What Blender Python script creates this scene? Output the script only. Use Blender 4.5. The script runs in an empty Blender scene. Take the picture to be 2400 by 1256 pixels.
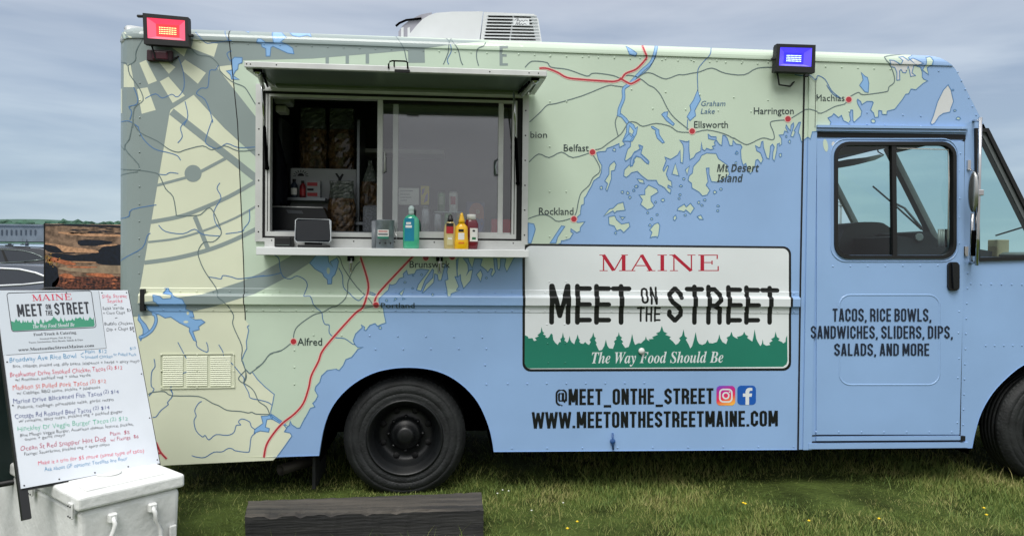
import bpy, bmesh, math, random
import numpy as np
from mathutils import Vector, Matrix, Quaternion
from mathutils.geometry import delaunay_2d_cdt
R = math.radians
random.seed(7); rng = np.random.default_rng(7)
sc = bpy.context.scene
col = sc.collection

# ------------------------------------------------------------------ camera
YAW, PITCH, ROLL = R(4.98846331), R(-0.89734231), R(0.57781504)
FPX, CX, CY = 1733.0, 1200.0, 628.0            # focal length and centre in photo pixels
CAM = Vector((0.0, -4.7, 1.53))
Fv = Vector((math.sin(YAW)*math.cos(PITCH), math.cos(YAW)*math.cos(PITCH), math.sin(PITCH)))
R0 = Vector((math.cos(YAW), -math.sin(YAW), 0)); U0 = R0.cross(Fv)
Rv = math.cos(ROLL)*R0 + math.sin(ROLL)*U0; Uv = Rv.cross(Fv)
cd = bpy.data.cameras.new('camera'); cam = bpy.data.objects.new('camera', cd); col.objects.link(cam)
M = Matrix((Rv, Uv, -Fv)).transposed().to_4x4(); M.translation = CAM
cam.matrix_world = M
cd.sensor_width = 36; cd.lens = 36*FPX/2400; cd.clip_start = 0.05; cd.clip_end = 4000
sc.camera = cam

# ------------------------------------------------------------------ world, sun, exposure
SUN_EL, SUN_AZ = R(58), R(200)                 # azimuth from +Y, clockwise seen from above
w = bpy.data.worlds.new("World"); sc.world = w; w.use_nodes = True
nt = w.node_tree; N = nt.nodes; L = nt.links; N.clear()
wo = N.new('ShaderNodeOutputWorld'); bg = N.new('ShaderNodeBackground'); bg.inputs[1].default_value = 0.1
sky = N.new('ShaderNodeTexSky'); sky.sky_type = 'NISHITA'; sky.sun_disc = False
sky.sun_elevation = SUN_EL; sky.sun_rotation = SUN_AZ; sky.air_density = 1.2; sky.dust_density = 1.0
tc = N.new('ShaderNodeTexCoord'); sep = N.new('ShaderNodeSeparateXYZ'); L.new(tc.outputs['Generated'], sep.inputs[0])
mp = N.new('ShaderNodeMapping'); mp.inputs['Scale'].default_value = (1.0, 1.0, 6.5); mp.inputs['Rotation'].default_value = (R(6), R(-5), 0)
L.new(tc.outputs['Generated'], mp.inputs[0])
nz = N.new('ShaderNodeTexNoise'); nz.inputs['Scale'].default_value = 2.3; nz.inputs['Detail'].default_value = 5; nz.inputs['Roughness'].default_value = .52; nz.inputs['Distortion'].default_value = .35
L.new(mp.outputs[0], nz.inputs[0])
cr = N.new('ShaderNodeValToRGB'); cr.color_ramp.elements[0].position = .38; cr.color_ramp.elements[1].position = .66
cr.color_ramp.elements[0].color = (0, 0, 0, 1); cr.color_ramp.elements[1].color = (1, 1, 1, 1)
L.new(nz.outputs[0], cr.inputs[0])
# cloud deck: blue-grey low down, greyer overhead
er = N.new('ShaderNodeValToRGB'); E_ = er.color_ramp.elements
E_[0].position = 0.0; E_[0].color = (2.6, 3.55, 4.5, 1)
E_[1].position = .40; E_[1].color = (2.6, 2.95, 3.75, 1)
e2 = er.color_ramp.elements.new(.20); e2.color = (2.5, 3.15, 4.15, 1)
e3 = er.color_ramp.elements.new(.85); e3.color = (9.0, 9.4, 10.0, 1)
L.new(sep.outputs[2], er.inputs[0])
mx = N.new('ShaderNodeMixRGB'); mx.inputs[0].default_value = .90; L.new(sky.outputs[0], mx.inputs[1]); L.new(er.outputs[0], mx.inputs[2])
br = N.new('ShaderNodeMixRGB'); br.blend_type = 'MIX'; L.new(cr.outputs[0], br.inputs[0]); L.new(mx.outputs[0], br.inputs[1])
hl = N.new('ShaderNodeMixRGB'); hl.blend_type = 'MULTIPLY'; hl.inputs[0].default_value = 1; hl.inputs[2].default_value = (1.52, 1.40, 1.26, 1)
L.new(mx.outputs[0], hl.inputs[1]); L.new(hl.outputs[0], br.inputs[2])
bk = N.new('ShaderNodeMapRange'); bk.inputs[1].default_value = .15; bk.inputs[2].default_value = -.55; bk.interpolation_type = 'SMOOTHSTEP'; L.new(sep.outputs[1], bk.inputs[0])
gb = N.new('ShaderNodeValToRGB'); gb.color_ramp.elements[0].color = (3.5, 3.45, 3.5, 1); gb.color_ramp.elements[1].color = (8.6, 8.8, 9.2, 1); gb.color_ramp.elements[1].position = .8; L.new(sep.outputs[2], gb.inputs[0])
gn = N.new('ShaderNodeMixRGB'); gn.blend_type = 'MULTIPLY'; gn.inputs[0].default_value = .45; L.new(gb.outputs[0], gn.inputs[1]); L.new(nz.outputs[0], gn.inputs[2])
g2 = N.new('ShaderNodeMixRGB'); g2.blend_type = 'MULTIPLY'; g2.inputs[0].default_value = 1; g2.inputs[2].default_value = (1.28, 1.28, 1.28, 1); L.new(gn.outputs[0], g2.inputs[1])
bm_ = N.new('ShaderNodeMixRGB'); L.new(bk.outputs[0], bm_.inputs[0]); L.new(br.outputs[0], bm_.inputs[1]); L.new(g2.outputs[0], bm_.inputs[2])
L.new(bm_.outputs[0], bg.inputs[0]); L.new(bg.outputs[0], wo.inputs[0])
sd = bpy.data.lights.new('sun', 'SUN'); sd.energy = 2.0; sd.angle = R(30); sd.color = (1, .97, .92)
sun = bpy.data.objects.new('sun', sd); col.objects.link(sun)
sdir = Vector((math.sin(SUN_AZ)*math.cos(SUN_EL), math.cos(SUN_AZ)*math.cos(SUN_EL), math.sin(SUN_EL)))
sun.rotation_euler = sdir.to_track_quat('Z', 'Y').to_euler(); sun.location = (0, -10, 20)
sc.view_settings.view_transform = 'Standard'; sc.view_settings.look = 'None'
sc.view_settings.exposure = 0.50; sc.view_settings.gamma = 1
sc.cycles.max_bounces = 8; sc.cycles.transparent_max_bounces = 16

# ------------------------------------------------------------------ photo pixel -> place
def ray(x, y): return Rv*((x-CX)/FPX) - Uv*((y-CY)/FPX) + Fv
def at(x, y, Y=0.0):
    r = ray(x, y); return CAM + r*((Y-CAM.y)/r.y)
def at_depth(x, y, d):
    r = ray(x, y); return CAM + r*d
def on_plane(x, y, o, n):
    r = ray(x, y); return CAM + r*((o-CAM).dot(n)/r.dot(n))
def W(ox, oy, s, *v):      # points read in an enlarged view of the photograph
    return [(ox+v[i]/s, oy+v[i+1]/s) for i in range(0, len(v), 2)]

# ------------------------------------------------------------------ materials
def lin(c): return tuple(((v/255)/12.92 if v/255 <= .04045 else ((v/255+.055)/1.055)**2.4) for v in c)
MATS = {}
def mat(name, c, rough=.5, metal=0., var=.0, vscale=6., bump=0., bscale=40., coat=0., spec=.5, emit=None, es=1., raw=False, vcol=None):
    if name in MATS: return MATS[name]
    m = bpy.data.materials.new(name); m.use_nodes = True
    t = m.node_tree; b = t.nodes['Principled BSDF']
    c = c if raw else lin(c)
    b.inputs['Base Color'].default_value = (*c, 1); b.inputs['Roughness'].default_value = rough; b.inputs['Metallic'].default_value = metal
    b.inputs['Coat Weight'].default_value = coat; b.inputs['Specular IOR Level'].default_value = spec
    if var or bump:
        co = t.nodes.new('ShaderNodeTexCoord')
    if var:
        n = t.nodes.new('ShaderNodeTexNoise'); n.inputs['Scale'].default_value = vscale; n.inputs['Detail'].default_value = 6
        t.links.new(co.outputs['Object'], n.inputs[0])
        x = t.nodes.new('ShaderNodeMixRGB'); x.inputs[1].default_value = (*[v*(1-var) for v in c], 1)
        x.inputs[2].default_value = (*(vcol if vcol else [min(1, v*(1+var)) for v in c]), 1)
        rp = t.nodes.new('ShaderNodeValToRGB'); rp.color_ramp.elements[0].position = .35; rp.color_ramp.elements[1].position = .65
        t.links.new(n.outputs[0], rp.inputs[0]); t.links.new(rp.outputs[0], x.inputs[0])
        t.links.new(x.outputs[0], b.inputs['Base Color'])
    if bump:
        n2 = t.nodes.new('ShaderNodeTexNoise'); n2.inputs['Scale'].default_value = bscale; n2.inputs['Detail'].default_value = 4
        t.links.new(co.outputs['Object'], n2.inputs[0])
        bp = t.nodes.new('ShaderNodeBump'); bp.inputs['Strength'].default_value = 1; bp.inputs['Distance'].default_value = bump
        t.links.new(n2.outputs[0], bp.inputs['Height']); t.links.new(bp.outputs[0], b.inputs['Normal'])
    if emit:
        b.inputs['Emission Color'].default_value = (*emit, 1); b.inputs['Emission Strength'].default_value = es
    MATS[name] = m
    return m
def glass(name, tint, refl=.12, rough=.0):
    if name in MATS: return MATS[name]
    m = bpy.data.materials.new(name); m.use_nodes = True; t = m.node_tree; t.nodes.clear()
    o = t.nodes.new('ShaderNodeOutputMaterial'); tr = t.nodes.new('ShaderNodeBsdfTransparent'); tr.inputs[0].default_value = (*tint, 1)
    g = t.nodes.new('ShaderNodeBsdfGlossy'); g.inputs['Roughness'].default_value = rough; g.inputs[0].default_value = (.95, .97, 1, 1)
    lw = t.nodes.new('ShaderNodeLayerWeight'); lw.inputs[0].default_value = .5
    pw = t.nodes.new('ShaderNodeMath'); pw.operation = 'POWER'; pw.inputs[1].default_value = 5; t.links.new(lw.outputs['Facing'], pw.inputs[0])
    ad = t.nodes.new('ShaderNodeMath'); ad.operation = 'MULTIPLY_ADD'; ad.use_clamp = True; ad.inputs[1].default_value = .9; ad.inputs[2].default_value = refl
    x = t.nodes.new('ShaderNodeMixShader'); t.links.new(pw.outputs[0], ad.inputs[0]); t.links.new(ad.outputs[0], x.inputs[0])
    t.links.new(tr.outputs[0], x.inputs[1]); t.links.new(g.outputs[0], x.inputs[2]); t.links.new(x.outputs[0], o.inputs[0])
    MATS[name] = m; return m
K = dict(rough=.36, var=.05, vscale=1.6, bump=.0022, bscale=1.8, coat=.3)
sea = mat('sea_blue_vinyl', (140, 173, 215), **K)
green = mat('land_green_vinyl', (192, 209, 190), **K)
yellow = mat('land_yellow_vinyl', (216, 221, 196), **K)
greyv = mat('compass_grey_vinyl', (136, 150, 149), **K)
palegrey = mat('pale_grey_vinyl', (205, 208, 208), **K)
lake = mat('lake_blue_vinyl', (134, 178, 224), **K)
coastl = mat('coast_line_vinyl', (82, 128, 176), **K)
riverl = mat('river_line_vinyl', (74, 118, 168), **K)
road = mat('road_line_vinyl', (98, 116, 118), **K)
redroad = mat('red_road_vinyl', (176, 44, 56), **K)
pink = mat('pale_red_halo_vinyl', (232, 186, 178), **K)
ink = mat('dark_lettering_vinyl', (44, 58, 60), **K)
black = mat('black_vinyl', (10, 12, 16), **K)
white = mat('white_vinyl', (216, 222, 224), **K)
forest = mat('forest_green_vinyl', (30, 118, 98), **K)
maroon = mat('maroon_vinyl', (172, 22, 50), **K)
lakeink = mat('blue_lettering_vinyl', (66, 104, 140), **K)
rubber = mat('black_rubber', (14, 16, 18), rough=.55)
gap = mat('shadow_gap_black', (6, 7, 9), rough=.8)
alu = mat('brushed_aluminium', (206, 208, 206), rough=.4, metal=.35, var=.06, vscale=9)
alu_dark = mat('dull_aluminium_sheet', (120, 132, 130), rough=.28, metal=.9, var=.12, vscale=3)
chrome = mat('chrome', (200, 200, 200), rough=.14, metal=1)
whitepaint = mat('white_painted_metal', (214, 218, 218), rough=.4, var=.05, vscale=5)
dark = mat('underbody_black', (3, 3, 4), rough=.95, spec=.03)
tyre_m = mat('tyre_rubber', (13, 17, 19), rough=.66, var=.3, vscale=11, bump=.004, bscale=70, vcol=lin((31, 34, 35)))
rim_m = mat('black_steel_rim', (12, 15, 17), rough=.42, var=.25, vscale=12)

# ------------------------------------------------------------------ mesh building
class MB:
    def __init__(s): s.bm = bmesh.new(); s.mats = []
    def mi(s, m):
        if m not in s.mats: s.mats.append(m)
        return s.mats.index(m)
    def face(s, pts, m):
        vs = [s.bm.verts.new(p) for p in pts]
        try: f = s.bm.faces.new(vs)
        except ValueError: return None
        f.material_index = s.mi(m); return f
    def tag(s, faces, m):
        i = s.mi(m)
        for f in faces: f.material_index = i
    def box(s, a, b, m, bevel=0., T=None, seg=1):
        a, b = Vector(a), Vector(b); c = (a+b)/2; d = b-a
        r = bmesh.ops.create_cube(s.bm, size=1, matrix=Matrix.Translation(c) @ Matrix.Diagonal((abs(d.x), abs(d.y), abs(d.z), 1)))
        vs = r['verts']; fs = list({f for v in vs for f in v.link_faces})
        s.tag(fs, m)
        if bevel:
            es = list({e for v in vs for e in v.link_edges})
            q = bmesh.ops.bevel(s.bm, geom=es, offset=bevel, segments=seg, affect='EDGES', profile=.5)
            s.tag(q['faces'], m); vs = list({v for f in q['faces'] for v in f.verts} | {v for v in vs if v.is_valid})
        if T is not None:
            bmesh.ops.transform(s.bm, matrix=T, verts=[v for v in vs if v.is_valid])
    def lathe(s, prof, m, T=None, n=24, cap=True, smooth=True, mfun=None):
        rings = []
        for r, z in prof:
            rings.append([s.bm.verts.new((r*math.cos(2*math.pi*i/n), r*math.sin(2*math.pi*i/n), z)) for i in range(n)])
        allv = [v for q in rings for v in q]
        for k in range(len(rings)-1):
            mm = mfun(k) if mfun else m
            for i in range(n):
                f = s.bm.faces.new((rings[k][i], rings[k][(i+1) % n], rings[k+1][(i+1) % n], rings[k+1][i]))
                f.material_index = s.mi(mm); f.smooth = smooth
        if cap:
            for q, rev in ((rings[0], True), (rings[-1], False)):
                f = s.bm.faces.new(q[::-1] if rev else q); f.material_index = s.mi(m)
        if T is not None: bmesh.ops.transform(s.bm, matrix=T, verts=allv)
    def tube(s, pts, r, m, n=8, caps=True):
        pts = [Vector(p) for p in pts]; rings = []
        up = Vector((0, 0, 1))
        for i, p in enumerate(pts):
            d = (pts[min(i+1, len(pts)-1)]-pts[max(i-1, 0)]).normalized()
            a = d.cross(up if abs(d.z) < .95 else Vector((1, 0, 0))).normalized(); b_ = d.cross(a)
            rings.append([s.bm.verts.new(p+(a*math.cos(2*math.pi*k/n)+b_*math.sin(2*math.pi*k/n))*r) for k in range(n)])
        for k in range(len(rings)-1):
            for i in range(n):
                f = s.bm.faces.new((rings[k][i], rings[k][(i+1) % n], rings[k+1][(i+1) % n], rings[k+1][i])); f.material_index = s.mi(m); f.smooth = True
        if caps:
            for q in (rings[0][::-1], rings[-1]):
                f = s.bm.faces.new(q); f.material_index = s.mi(m)
    def prism(s, loop, m, vec, mside=None):
        """closed planar loop of 3-D points pushed along vec"""
        vec = Vector(vec); a = [s.bm.verts.new(p) for p in loop]; b = [s.bm.verts.new(Vector(p)+vec) for p in loop]; n = len(loop)
        for q in (a, b[::-1]):
            f = s.bm.faces.new(q); f.material_index = s.mi(m)
        for i in range(n):
            f = s.bm.faces.new((a[i], b[i], b[(i+1) % n], a[(i+1) % n])); f.material_index = s.mi(mside or m)
    def sphere(s, c, r, m, sc_=(1, 1, 1), u=12, v=8):
        q = bmesh.ops.create_uvsphere(s.bm, u_segments=u, v_segments=v, radius=r, matrix=Matrix.Translation(c) @ Matrix.Diagonal((*sc_, 1)))
        fs = {f for x in q['verts'] for f in x.link_faces}
        for f in fs: f.material_index = s.mi(m); f.smooth = True
    def build(s, name, parent=None, fix=True, base=None):
        if fix: bmesh.ops.recalc_face_normals(s.bm, faces=s.bm.faces[:])
        me = bpy.data.meshes.new(name); s.bm.to_mesh(me); s.bm.free()
        return link(name, me, s.mats, parent, base)
def link(name, me, mats, parent=None, base=None):
    for m in mats: me.materials.append(m)
    o = bpy.data.objects.new(name, me); col.objects.link(o)
    if parent is not None:
        o.parent = parent; o.matrix_parent_inverse = wm(parent).inverted()
    elif base != 'origin' and len(me.vertices):
        co = np.empty(len(me.vertices)*3); me.vertices.foreach_get('co', co); co = co.reshape(-1, 3)
        c = Vector(((co[:, 0].min()+co[:, 0].max())/2, (co[:, 1].min()+co[:, 1].max())/2, co[:, 2].min()))
        me.transform(Matrix.Translation(-c)); o.location = c
    return o
def wm(o):
    m = Matrix.Translation(o.location) @ o.rotation_euler.to_matrix().to_4x4()
    if o.parent is not None: m = wm(o.parent) @ o.matrix_parent_inverse @ m
    return m
def tag(o, label, cat=None, group=None, kind=None):
    if label: o['label'] = label
    if cat: o['category'] = cat
    if group: o['group'] = group
    if kind: o['kind'] = kind
    return o
def thing(name, loc, label, cat, group=None):
    o = bpy.data.objects.new(name, None); col.objects.link(o); o.location = loc; o.empty_display_size = .1
    return tag(o, label, cat, group)
RX90 = Matrix.Rotation(R(90), 4, 'X')           # lathe axis z -> -Y
# ------------------------------------------------------------------ flat artwork
def area(p): return .5*sum(p[i][0]*p[(i+1) % len(p)][1]-p[(i+1) % len(p)][0]*p[i][1] for i in range(len(p)))
def inside(pts, p):
    q = np.asarray(p, float); x, y = pts[:, 0], pts[:, 1]; r = np.zeros(len(pts), bool); j = len(q)-1
    for i in range(len(q)):
        xi, yi = q[i]; xj, yj = q[j]
        if yi != yj:
            r ^= ((yi > y) != (yj > y)) & (x < (xj-xi)*(y-yi)/(yj-yi)+xi)
        j = i
    return r
def cdt(polys, holes=()):
    """triangles that cover the union of the outlines once, less the holes"""
    V, Ed = [], []
    for p in list(polys)+list(holes):
        k = len(V); n = len(p); V += [Vector((x, y)) for x, y in p]; Ed += [(k+i, k+(i+1) % n) for i in range(n)]
    v, e, f, *_ = delaunay_2d_cdt(V, Ed, [], 0, 1e-4)
    c = np.array([(q.x, q.y) for q in v]); T = np.array([t for t in f]); cen = c[T].mean(1)
    a, b_, d = c[T[:, 0]], c[T[:, 1]], c[T[:, 2]]
    big = abs((b_[:, 0]-a[:, 0])*(d[:, 1]-a[:, 1])-(b_[:, 1]-a[:, 1])*(d[:, 0]-a[:, 0])) > 1e-5
    keep = np.zeros(len(T), bool)
    for ps, val in ((polys, True), (holes, False)):
        for p in ps:
            q = np.asarray(p); lo, hi = q.min(0), q.max(0)
            ix = np.nonzero((cen[:, 0] >= lo[0]) & (cen[:, 0] <= hi[0]) & (cen[:, 1] >= lo[1]) & (cen[:, 1] <= hi[1]))[0]
            if len(ix):
                m = inside(cen[ix], p); keep[ix[m]] = val
    return [tuple(x) for x in c], [tuple(t) for t in T[keep & big]]
def smooth(p, k=3, closed=False):
    if len(p) < 3: return p
    out = []; n = len(p)
    for i in range(n if closed else n-1):
        a = p[(i-1) % n] if (closed or i) else p[0]; b = p[i]; c = p[(i+1) % n]; d = p[(i+2) % n] if (closed or i+2 < n) else p[-1]
        for j in range(k):
            t = j/k
            out.append(tuple(.5*((2*b[q])+(-a[q]+c[q])*t+(2*a[q]-5*b[q]+4*c[q]-d[q])*t*t+(-a[q]+3*b[q]-3*c[q]+d[q])*t**3) for q in (0, 1)))
    if not closed: out.append(p[-1])
    return out
def ribbon(p, wd, closed=False, w2=None):
    p = [q for i, q in enumerate(p) if i == 0 or math.dist(q, p[i-1]) > 1e-4]
    n = len(p); Ls, Rs = [], []
    if n < 2: return []
    for i in range(n):
        a = p[i-1] if (i or closed) else None; c = p[(i+1) % n] if (i < n-1 or closed) else None
        d1 = Vector((p[i][0]-a[0], p[i][1]-a[1])).normalized() if a else None
        d2 = Vector((c[0]-p[i][0], c[1]-p[i][1])).normalized() if c else None
        if d1 is None: d1 = d2
        if d2 is None: d2 = d1
        nrm = Vector((-d1.y-d2.y, d1.x+d2.x))
        nrm = nrm.normalized() if nrm.length > 1e-6 else Vector((-d1.y, d1.x))
        k = 1/max(.55, nrm.dot(Vector((-d1.y, d1.x)))); h = (wd if w2 is None else wd+(w2-wd)*i/(n-1))/2*k
        Ls.append((p[i][0]+nrm.x*h, p[i][1]+nrm.y*h)); Rs.append((p[i][0]-nrm.x*h, p[i][1]-nrm.y*h))
    return [[Ls[i], Ls[(i+1) % n], Rs[(i+1) % n], Rs[i]] for i in range(n if closed else n-1)]
def ell(x, y, rx, ry=None, n=14, j=0.):
    ry = ry or rx
    return [(x+rx*math.cos(2*math.pi*i/n)*(1+j*random.uniform(-1, 1)), y+ry*math.sin(2*math.pi*i/n)*(1+j*random.uniform(-1, 1))) for i in range(n)]
def rrect(x0, y0, x1, y1, r, n=6):
    o = []
    for cx, cy, a in ((x1-r, y0+r, -90), (x1-r, y1-r, 0), (x0+r, y1-r, 90), (x0+r, y0+r, 180)):
        o += [(cx+r*math.cos(R(a+90*i/n)), cy+r*math.sin(R(a+90*i/n))) for i in range(n+1)]
    return o
class Art:                                       # layers of flat colour on one surface
    def __init__(s): s.items = {}
    def add(s, layer, m, polys): s.items.setdefault((layer, m.name), [m, []])[1].extend(polys)
    def tris(s, layer, m, v, f): s.items.setdefault((layer, m.name, id(v)), [m, [], (v, f)])
    def out(s):
        for k in sorted(s.items, key=lambda q: q[0]):
            it = s.items[k]
            if len(it) == 3: yield k[0], it[0], it[2][0], it[2][1]
            elif it[1]:
                v, f = cdt(it[1]); yield k[0], it[0], v, f
# outline text
_tc = {}
def glyphs(s, shear=0., off=0., space=1.):
    key = (s, shear, off, space)
    if key in _tc: return _tc[key]
    c = bpy.data.curves.new('tmp', 'FONT'); c.body = s; c.shear = shear; c.offset = off; c.space_character = space; c.resolution_u = 2
    o = bpy.data.objects.new('tmp', c); col.objects.link(o)
    dg = bpy.context.evaluated_depsgraph_get(); e = o.evaluated_get(dg); me = e.to_mesh()
    v = [(q.co.x, q.co.y) for q in me.vertices]; f = [tuple(p.vertices) for p in me.polygons]
    e.to_mesh_clear(); bpy.data.objects.remove(o); bpy.data.curves.remove(c)
    _tc[key] = (v, f); return v, f
CAPH = max(y for x, y in glyphs('H')[0])
def math_style(s, up, lo):
    return ''.join(chr(up+ord(c)-65) if 'A' <= c <= 'Z' else chr(lo+ord(c)-97) if 'a' <= c <= 'z' else c for c in s)
def bold_italic_serif(s): return math_style(s, 0x1D468, 0x1D482)
def bold_serif(s): return math_style(s, 0x1D400, 0x1D41A)
def bold_sans(s): return math_style(s, 0x1D5D4, 0x1D5EE)
def text_px(s, x0, x1, ytop, ybase, dyr=0., shear=0., off=0.):
    """outline of s between x0 and x1, capitals from ytop to ybase; dyr: how far the line drops towards x1"""
    v, f = glyphs(s, shear, off)
    a = min(q[0] for q in v); b = max(q[0] for q in v); kx = (x1-x0)/(b-a); ky = (ybase-ytop)/CAPH
    return [(x0+(x-a)*kx, ybase-y*ky+dyr*(x-a)/(b-a)) for x, y in v], f
# stroke lettering: narrow capitals
def stroke_glyph(ch, wd, t, c):
    L_, R_, B_, T_ = t/2, wd-t/2, t/2, 1-t/2; m = wd/2; c = min(c, (R_-L_)*.46)
    O = [(L_+c, B_), (R_-c, B_), (R_-c*.3, B_+c*.3), (R_, B_+c), (R_, T_-c), (R_-c*.3, T_-c*.3), (R_-c, T_), (L_+c, T_), (L_+c*.3, T_-c*.3), (L_, T_-c), (L_, B_+c), (L_+c*.3, B_+c*.3)]
    G = {
     'A': [[(L_*.9, 0), (m-.015, 1)], [(wd-L_*.9, 0), (m+.015, 1)], [(wd*.25, .24), (wd*.75, .24)]],
     'B': [[(L_, 0), (L_, 1)], [(L_, T_), (R_-c, T_), (R_, T_-c), (R_, .52+c), (R_-c, .52), (L_, .52)], [(R_-c, .52), (R_, .52-c), (R_, B_+c), (R_-c, B_), (L_, B_)]],
     'C': [[(R_, .63), (R_, T_-c), (R_-c, T_), (L_+c, T_), (L_, T_-c), (L_, B_+c), (L_+c, B_), (R_-c, B_), (R_, B_+c), (R_, .37)]],
     'D': [[(L_, 0), (L_, 1)], [(L_, T_), (R_-c, T_), (R_, T_-c), (R_, B_+c), (R_-c, B_), (L_, B_)]],
     'E': [[(L_, 0), (L_, 1)], [(L_, T_), (wd, T_)], [(L_, .5), (wd*.94, .5)], [(L_, B_), (wd, B_)]],
     'H': [[(L_, 0), (L_, 1)], [(R_, 0), (R_, 1)], [(L_, .5), (R_, .5)]],
     'I': [[(m, 0), (m, 1)]],
     'L': [[(L_, 0), (L_, 1)], [(L_, B_), (wd, B_)]],
     'M': [[(L_, 0), (L_, 1)], [(R_, 0), (R_, 1)], [(L_*1.25, 1), (m, .18)], [(wd-L_*1.25, 1), (m, .18)]],
     'N': [[(L_, 0), (L_, 1)], [(R_, 0), (R_, 1)], [(L_*1.1, 1), (wd-L_*1.1, 0)]],
     'O': ['c', O], 
     'P': [[(L_, 0), (L_, 1)], [(L_, T_), (R_-c, T_), (R_, T_-c), (R_, .45+c), (R_-c, .45), (L_, .45)]],
     'R': [[(L_, 0), (L_, 1)], [(L_, T_), (R_-c, T_), (R_, T_-c), (R_, .48+c), (R_-c, .48), (L_, .48)], [(R_-c*1.2, .48), (R_, .38), (R_, 0)]],
     'S': [[(R_, .70), (R_, T_-c), (R_-c, T_), (L_+c, T_), (L_, T_-c), (L_, .66), (L_+c*.5, .56), (R_-c*.5, .44), (R_, .34), (R_, B_+c), (R_-c, B_), (L_+c, B_), (L_, B_+c), (L_, .30)]],
     'T': [[(0, T_), (wd, T_)], [(m, 0), (m, 1)]],
     'W': [[(L_*.7, 1), (wd*.27, 0)], [(wd*.27, 0), (m, .95)], [(m, .95), (wd*.73, 0)], [(wd*.73, 0), (wd-L_*.7, 1)]],
     '.': [[(m, 0), (m, t)]], ',': [[(m, t), (m, 0), (m-t*.35, -t*.8)]], '_': [[(0, -.09), (wd, -.09)]],
     '@': [[(R_*.93, .12), (m, B_-.02), (L_+c, B_), (L_, B_+c), (L_, T_-c), (L_+c, T_), (R_-c, T_), (R_, T_-c), (R_, .34), (R_-.08, .28), (R_*.74, .36)], ['c'], ],
    }
    return G.get(ch, [])
def stroke_text(s, x0, x1, yt, yb, yt2=None, yb2=None, wt=.16, lw=.40, gap_=.075, c=.12, rnd=False):
    yt2 = yt if yt2 is None else yt2; yb2 = yb if yb2 is None else yb2
    wid = {'I': wt+.02, 'M': lw*1.28, 'W': lw*1.62, '.': wt*1.05, ',': wt*1.05, ' ': lw*.42, '_': lw*1.0, '@': lw*1.55, 'T': lw*.95, 'E': lw*.88, 'L': lw*.85}
    polys = []; x = 0
    for ch in s:
        wd = wid.get(ch, lw)
        if ch == '@':
            k = .105
            ring = rrect(k/2, -.06+k/2, wd-k/2, 1.0-k/2, .26, 5)
            i0 = len(ring)//4
            ring = ring[i0-1:]+ring[:i0-5]
            ps = ribbon(ring, k)
            inn = rrect(wd*.30, .25, wd*.62, .74, .10, 4)
            ps += ribbon(inn, k, True)+ribbon([(wd*.66, .76), (wd*.66, .30), (wd*.78, .22), (wd-k*.5, .40)], k)
        else:
            g = stroke_glyph(ch, wd, wt, c); closed = bool(g) and g[0] == 'c'
            ps = []
            for ln in (g[1:] if closed else g):
                ps += ribbon(ln, wt, closed)
                if rnd: ps += [ell(px, py, wt/2, n=10) for px, py in (ln if not closed else [])]
        polys += [[(q[0]+x, q[1]) for q in p] for p in ps]
        x += wd+(0 if ch == ' ' else gap_)
    tot = x-gap_
    def m(q):
        u = q[0]/tot; a = yb+(yb2-yb)*u; b = yt+(yt2-yt)*u
        return (x0+(x1-x0)*u, a+(b-a)*q[1])
    return [[m(q) for q in p] for p in polys]
# engraved roman capitals for the state name
def roman_text(x0, x1, yt, yb):
    TH, tn, sf = .155, .055, .045
    def bar(a, b, wd): return ribbon([a, b], wd)
    def serif(x, y, wd=.20): return ribbon([(x-wd, y), (x+wd, y)], sf)
    g = {}
    g['M'] = (1.18, bar((.17, 0), (.17, 1), tn)+bar((.16, 1), (.60, .02), TH)+bar((.62, .02), (1.0, 1), tn)+bar((1.02, 0), (1.02, 1), TH)+serif(.17, .02, .17)+serif(1.02, .02, .2)+serif(.12, .98, .13)+serif(1.06, .98, .14))
    g['A'] = (1.12, bar((.13, 0), (.55, 1), tn)+bar((.54, 1), (.94, 0), TH)+bar((.28, .33), (.80, .33), tn)+serif(.13, .02, .15)+serif(.95, .02, .18))
    g['I'] = (.50, bar((.25, 0), (.25, 1), TH)+serif(.25, .02)+serif(.25, .98))
    g['N'] = (1.12, bar((.19, 0), (.19, 1), tn)+bar((.16, 1), (.92, .0), TH)+bar((.93, 0), (.93, 1), tn)+serif(.19, .02, .17)+serif(.13, .98, .13)+serif(.93, .98, .17))
    g['E'] = (.98, bar((.22, 0), (.22, 1), TH)+ribbon([(.05, .975), (.86, .975)], tn)+ribbon([(.05, .025), (.90, .025)], tn)+bar((.22, .52), (.64, .52), tn)+bar((.85, 1), (.85, .74), tn)+bar((.89, 0), (.89, .30), tn)+bar((.63, .40), (.63, .64), tn))
    polys = []; x = 0
    for ch in 'MAINE':
        wd, ps = g[ch]; polys += [[(q[0]+x, q[1]) for q in p] for p in ps]; x += wd+.05
    return [[(x0+(x1-x0)*q[0]/(x-.05), yb+(yt-yb)*q[1]) for q in p] for p in polys]

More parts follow.
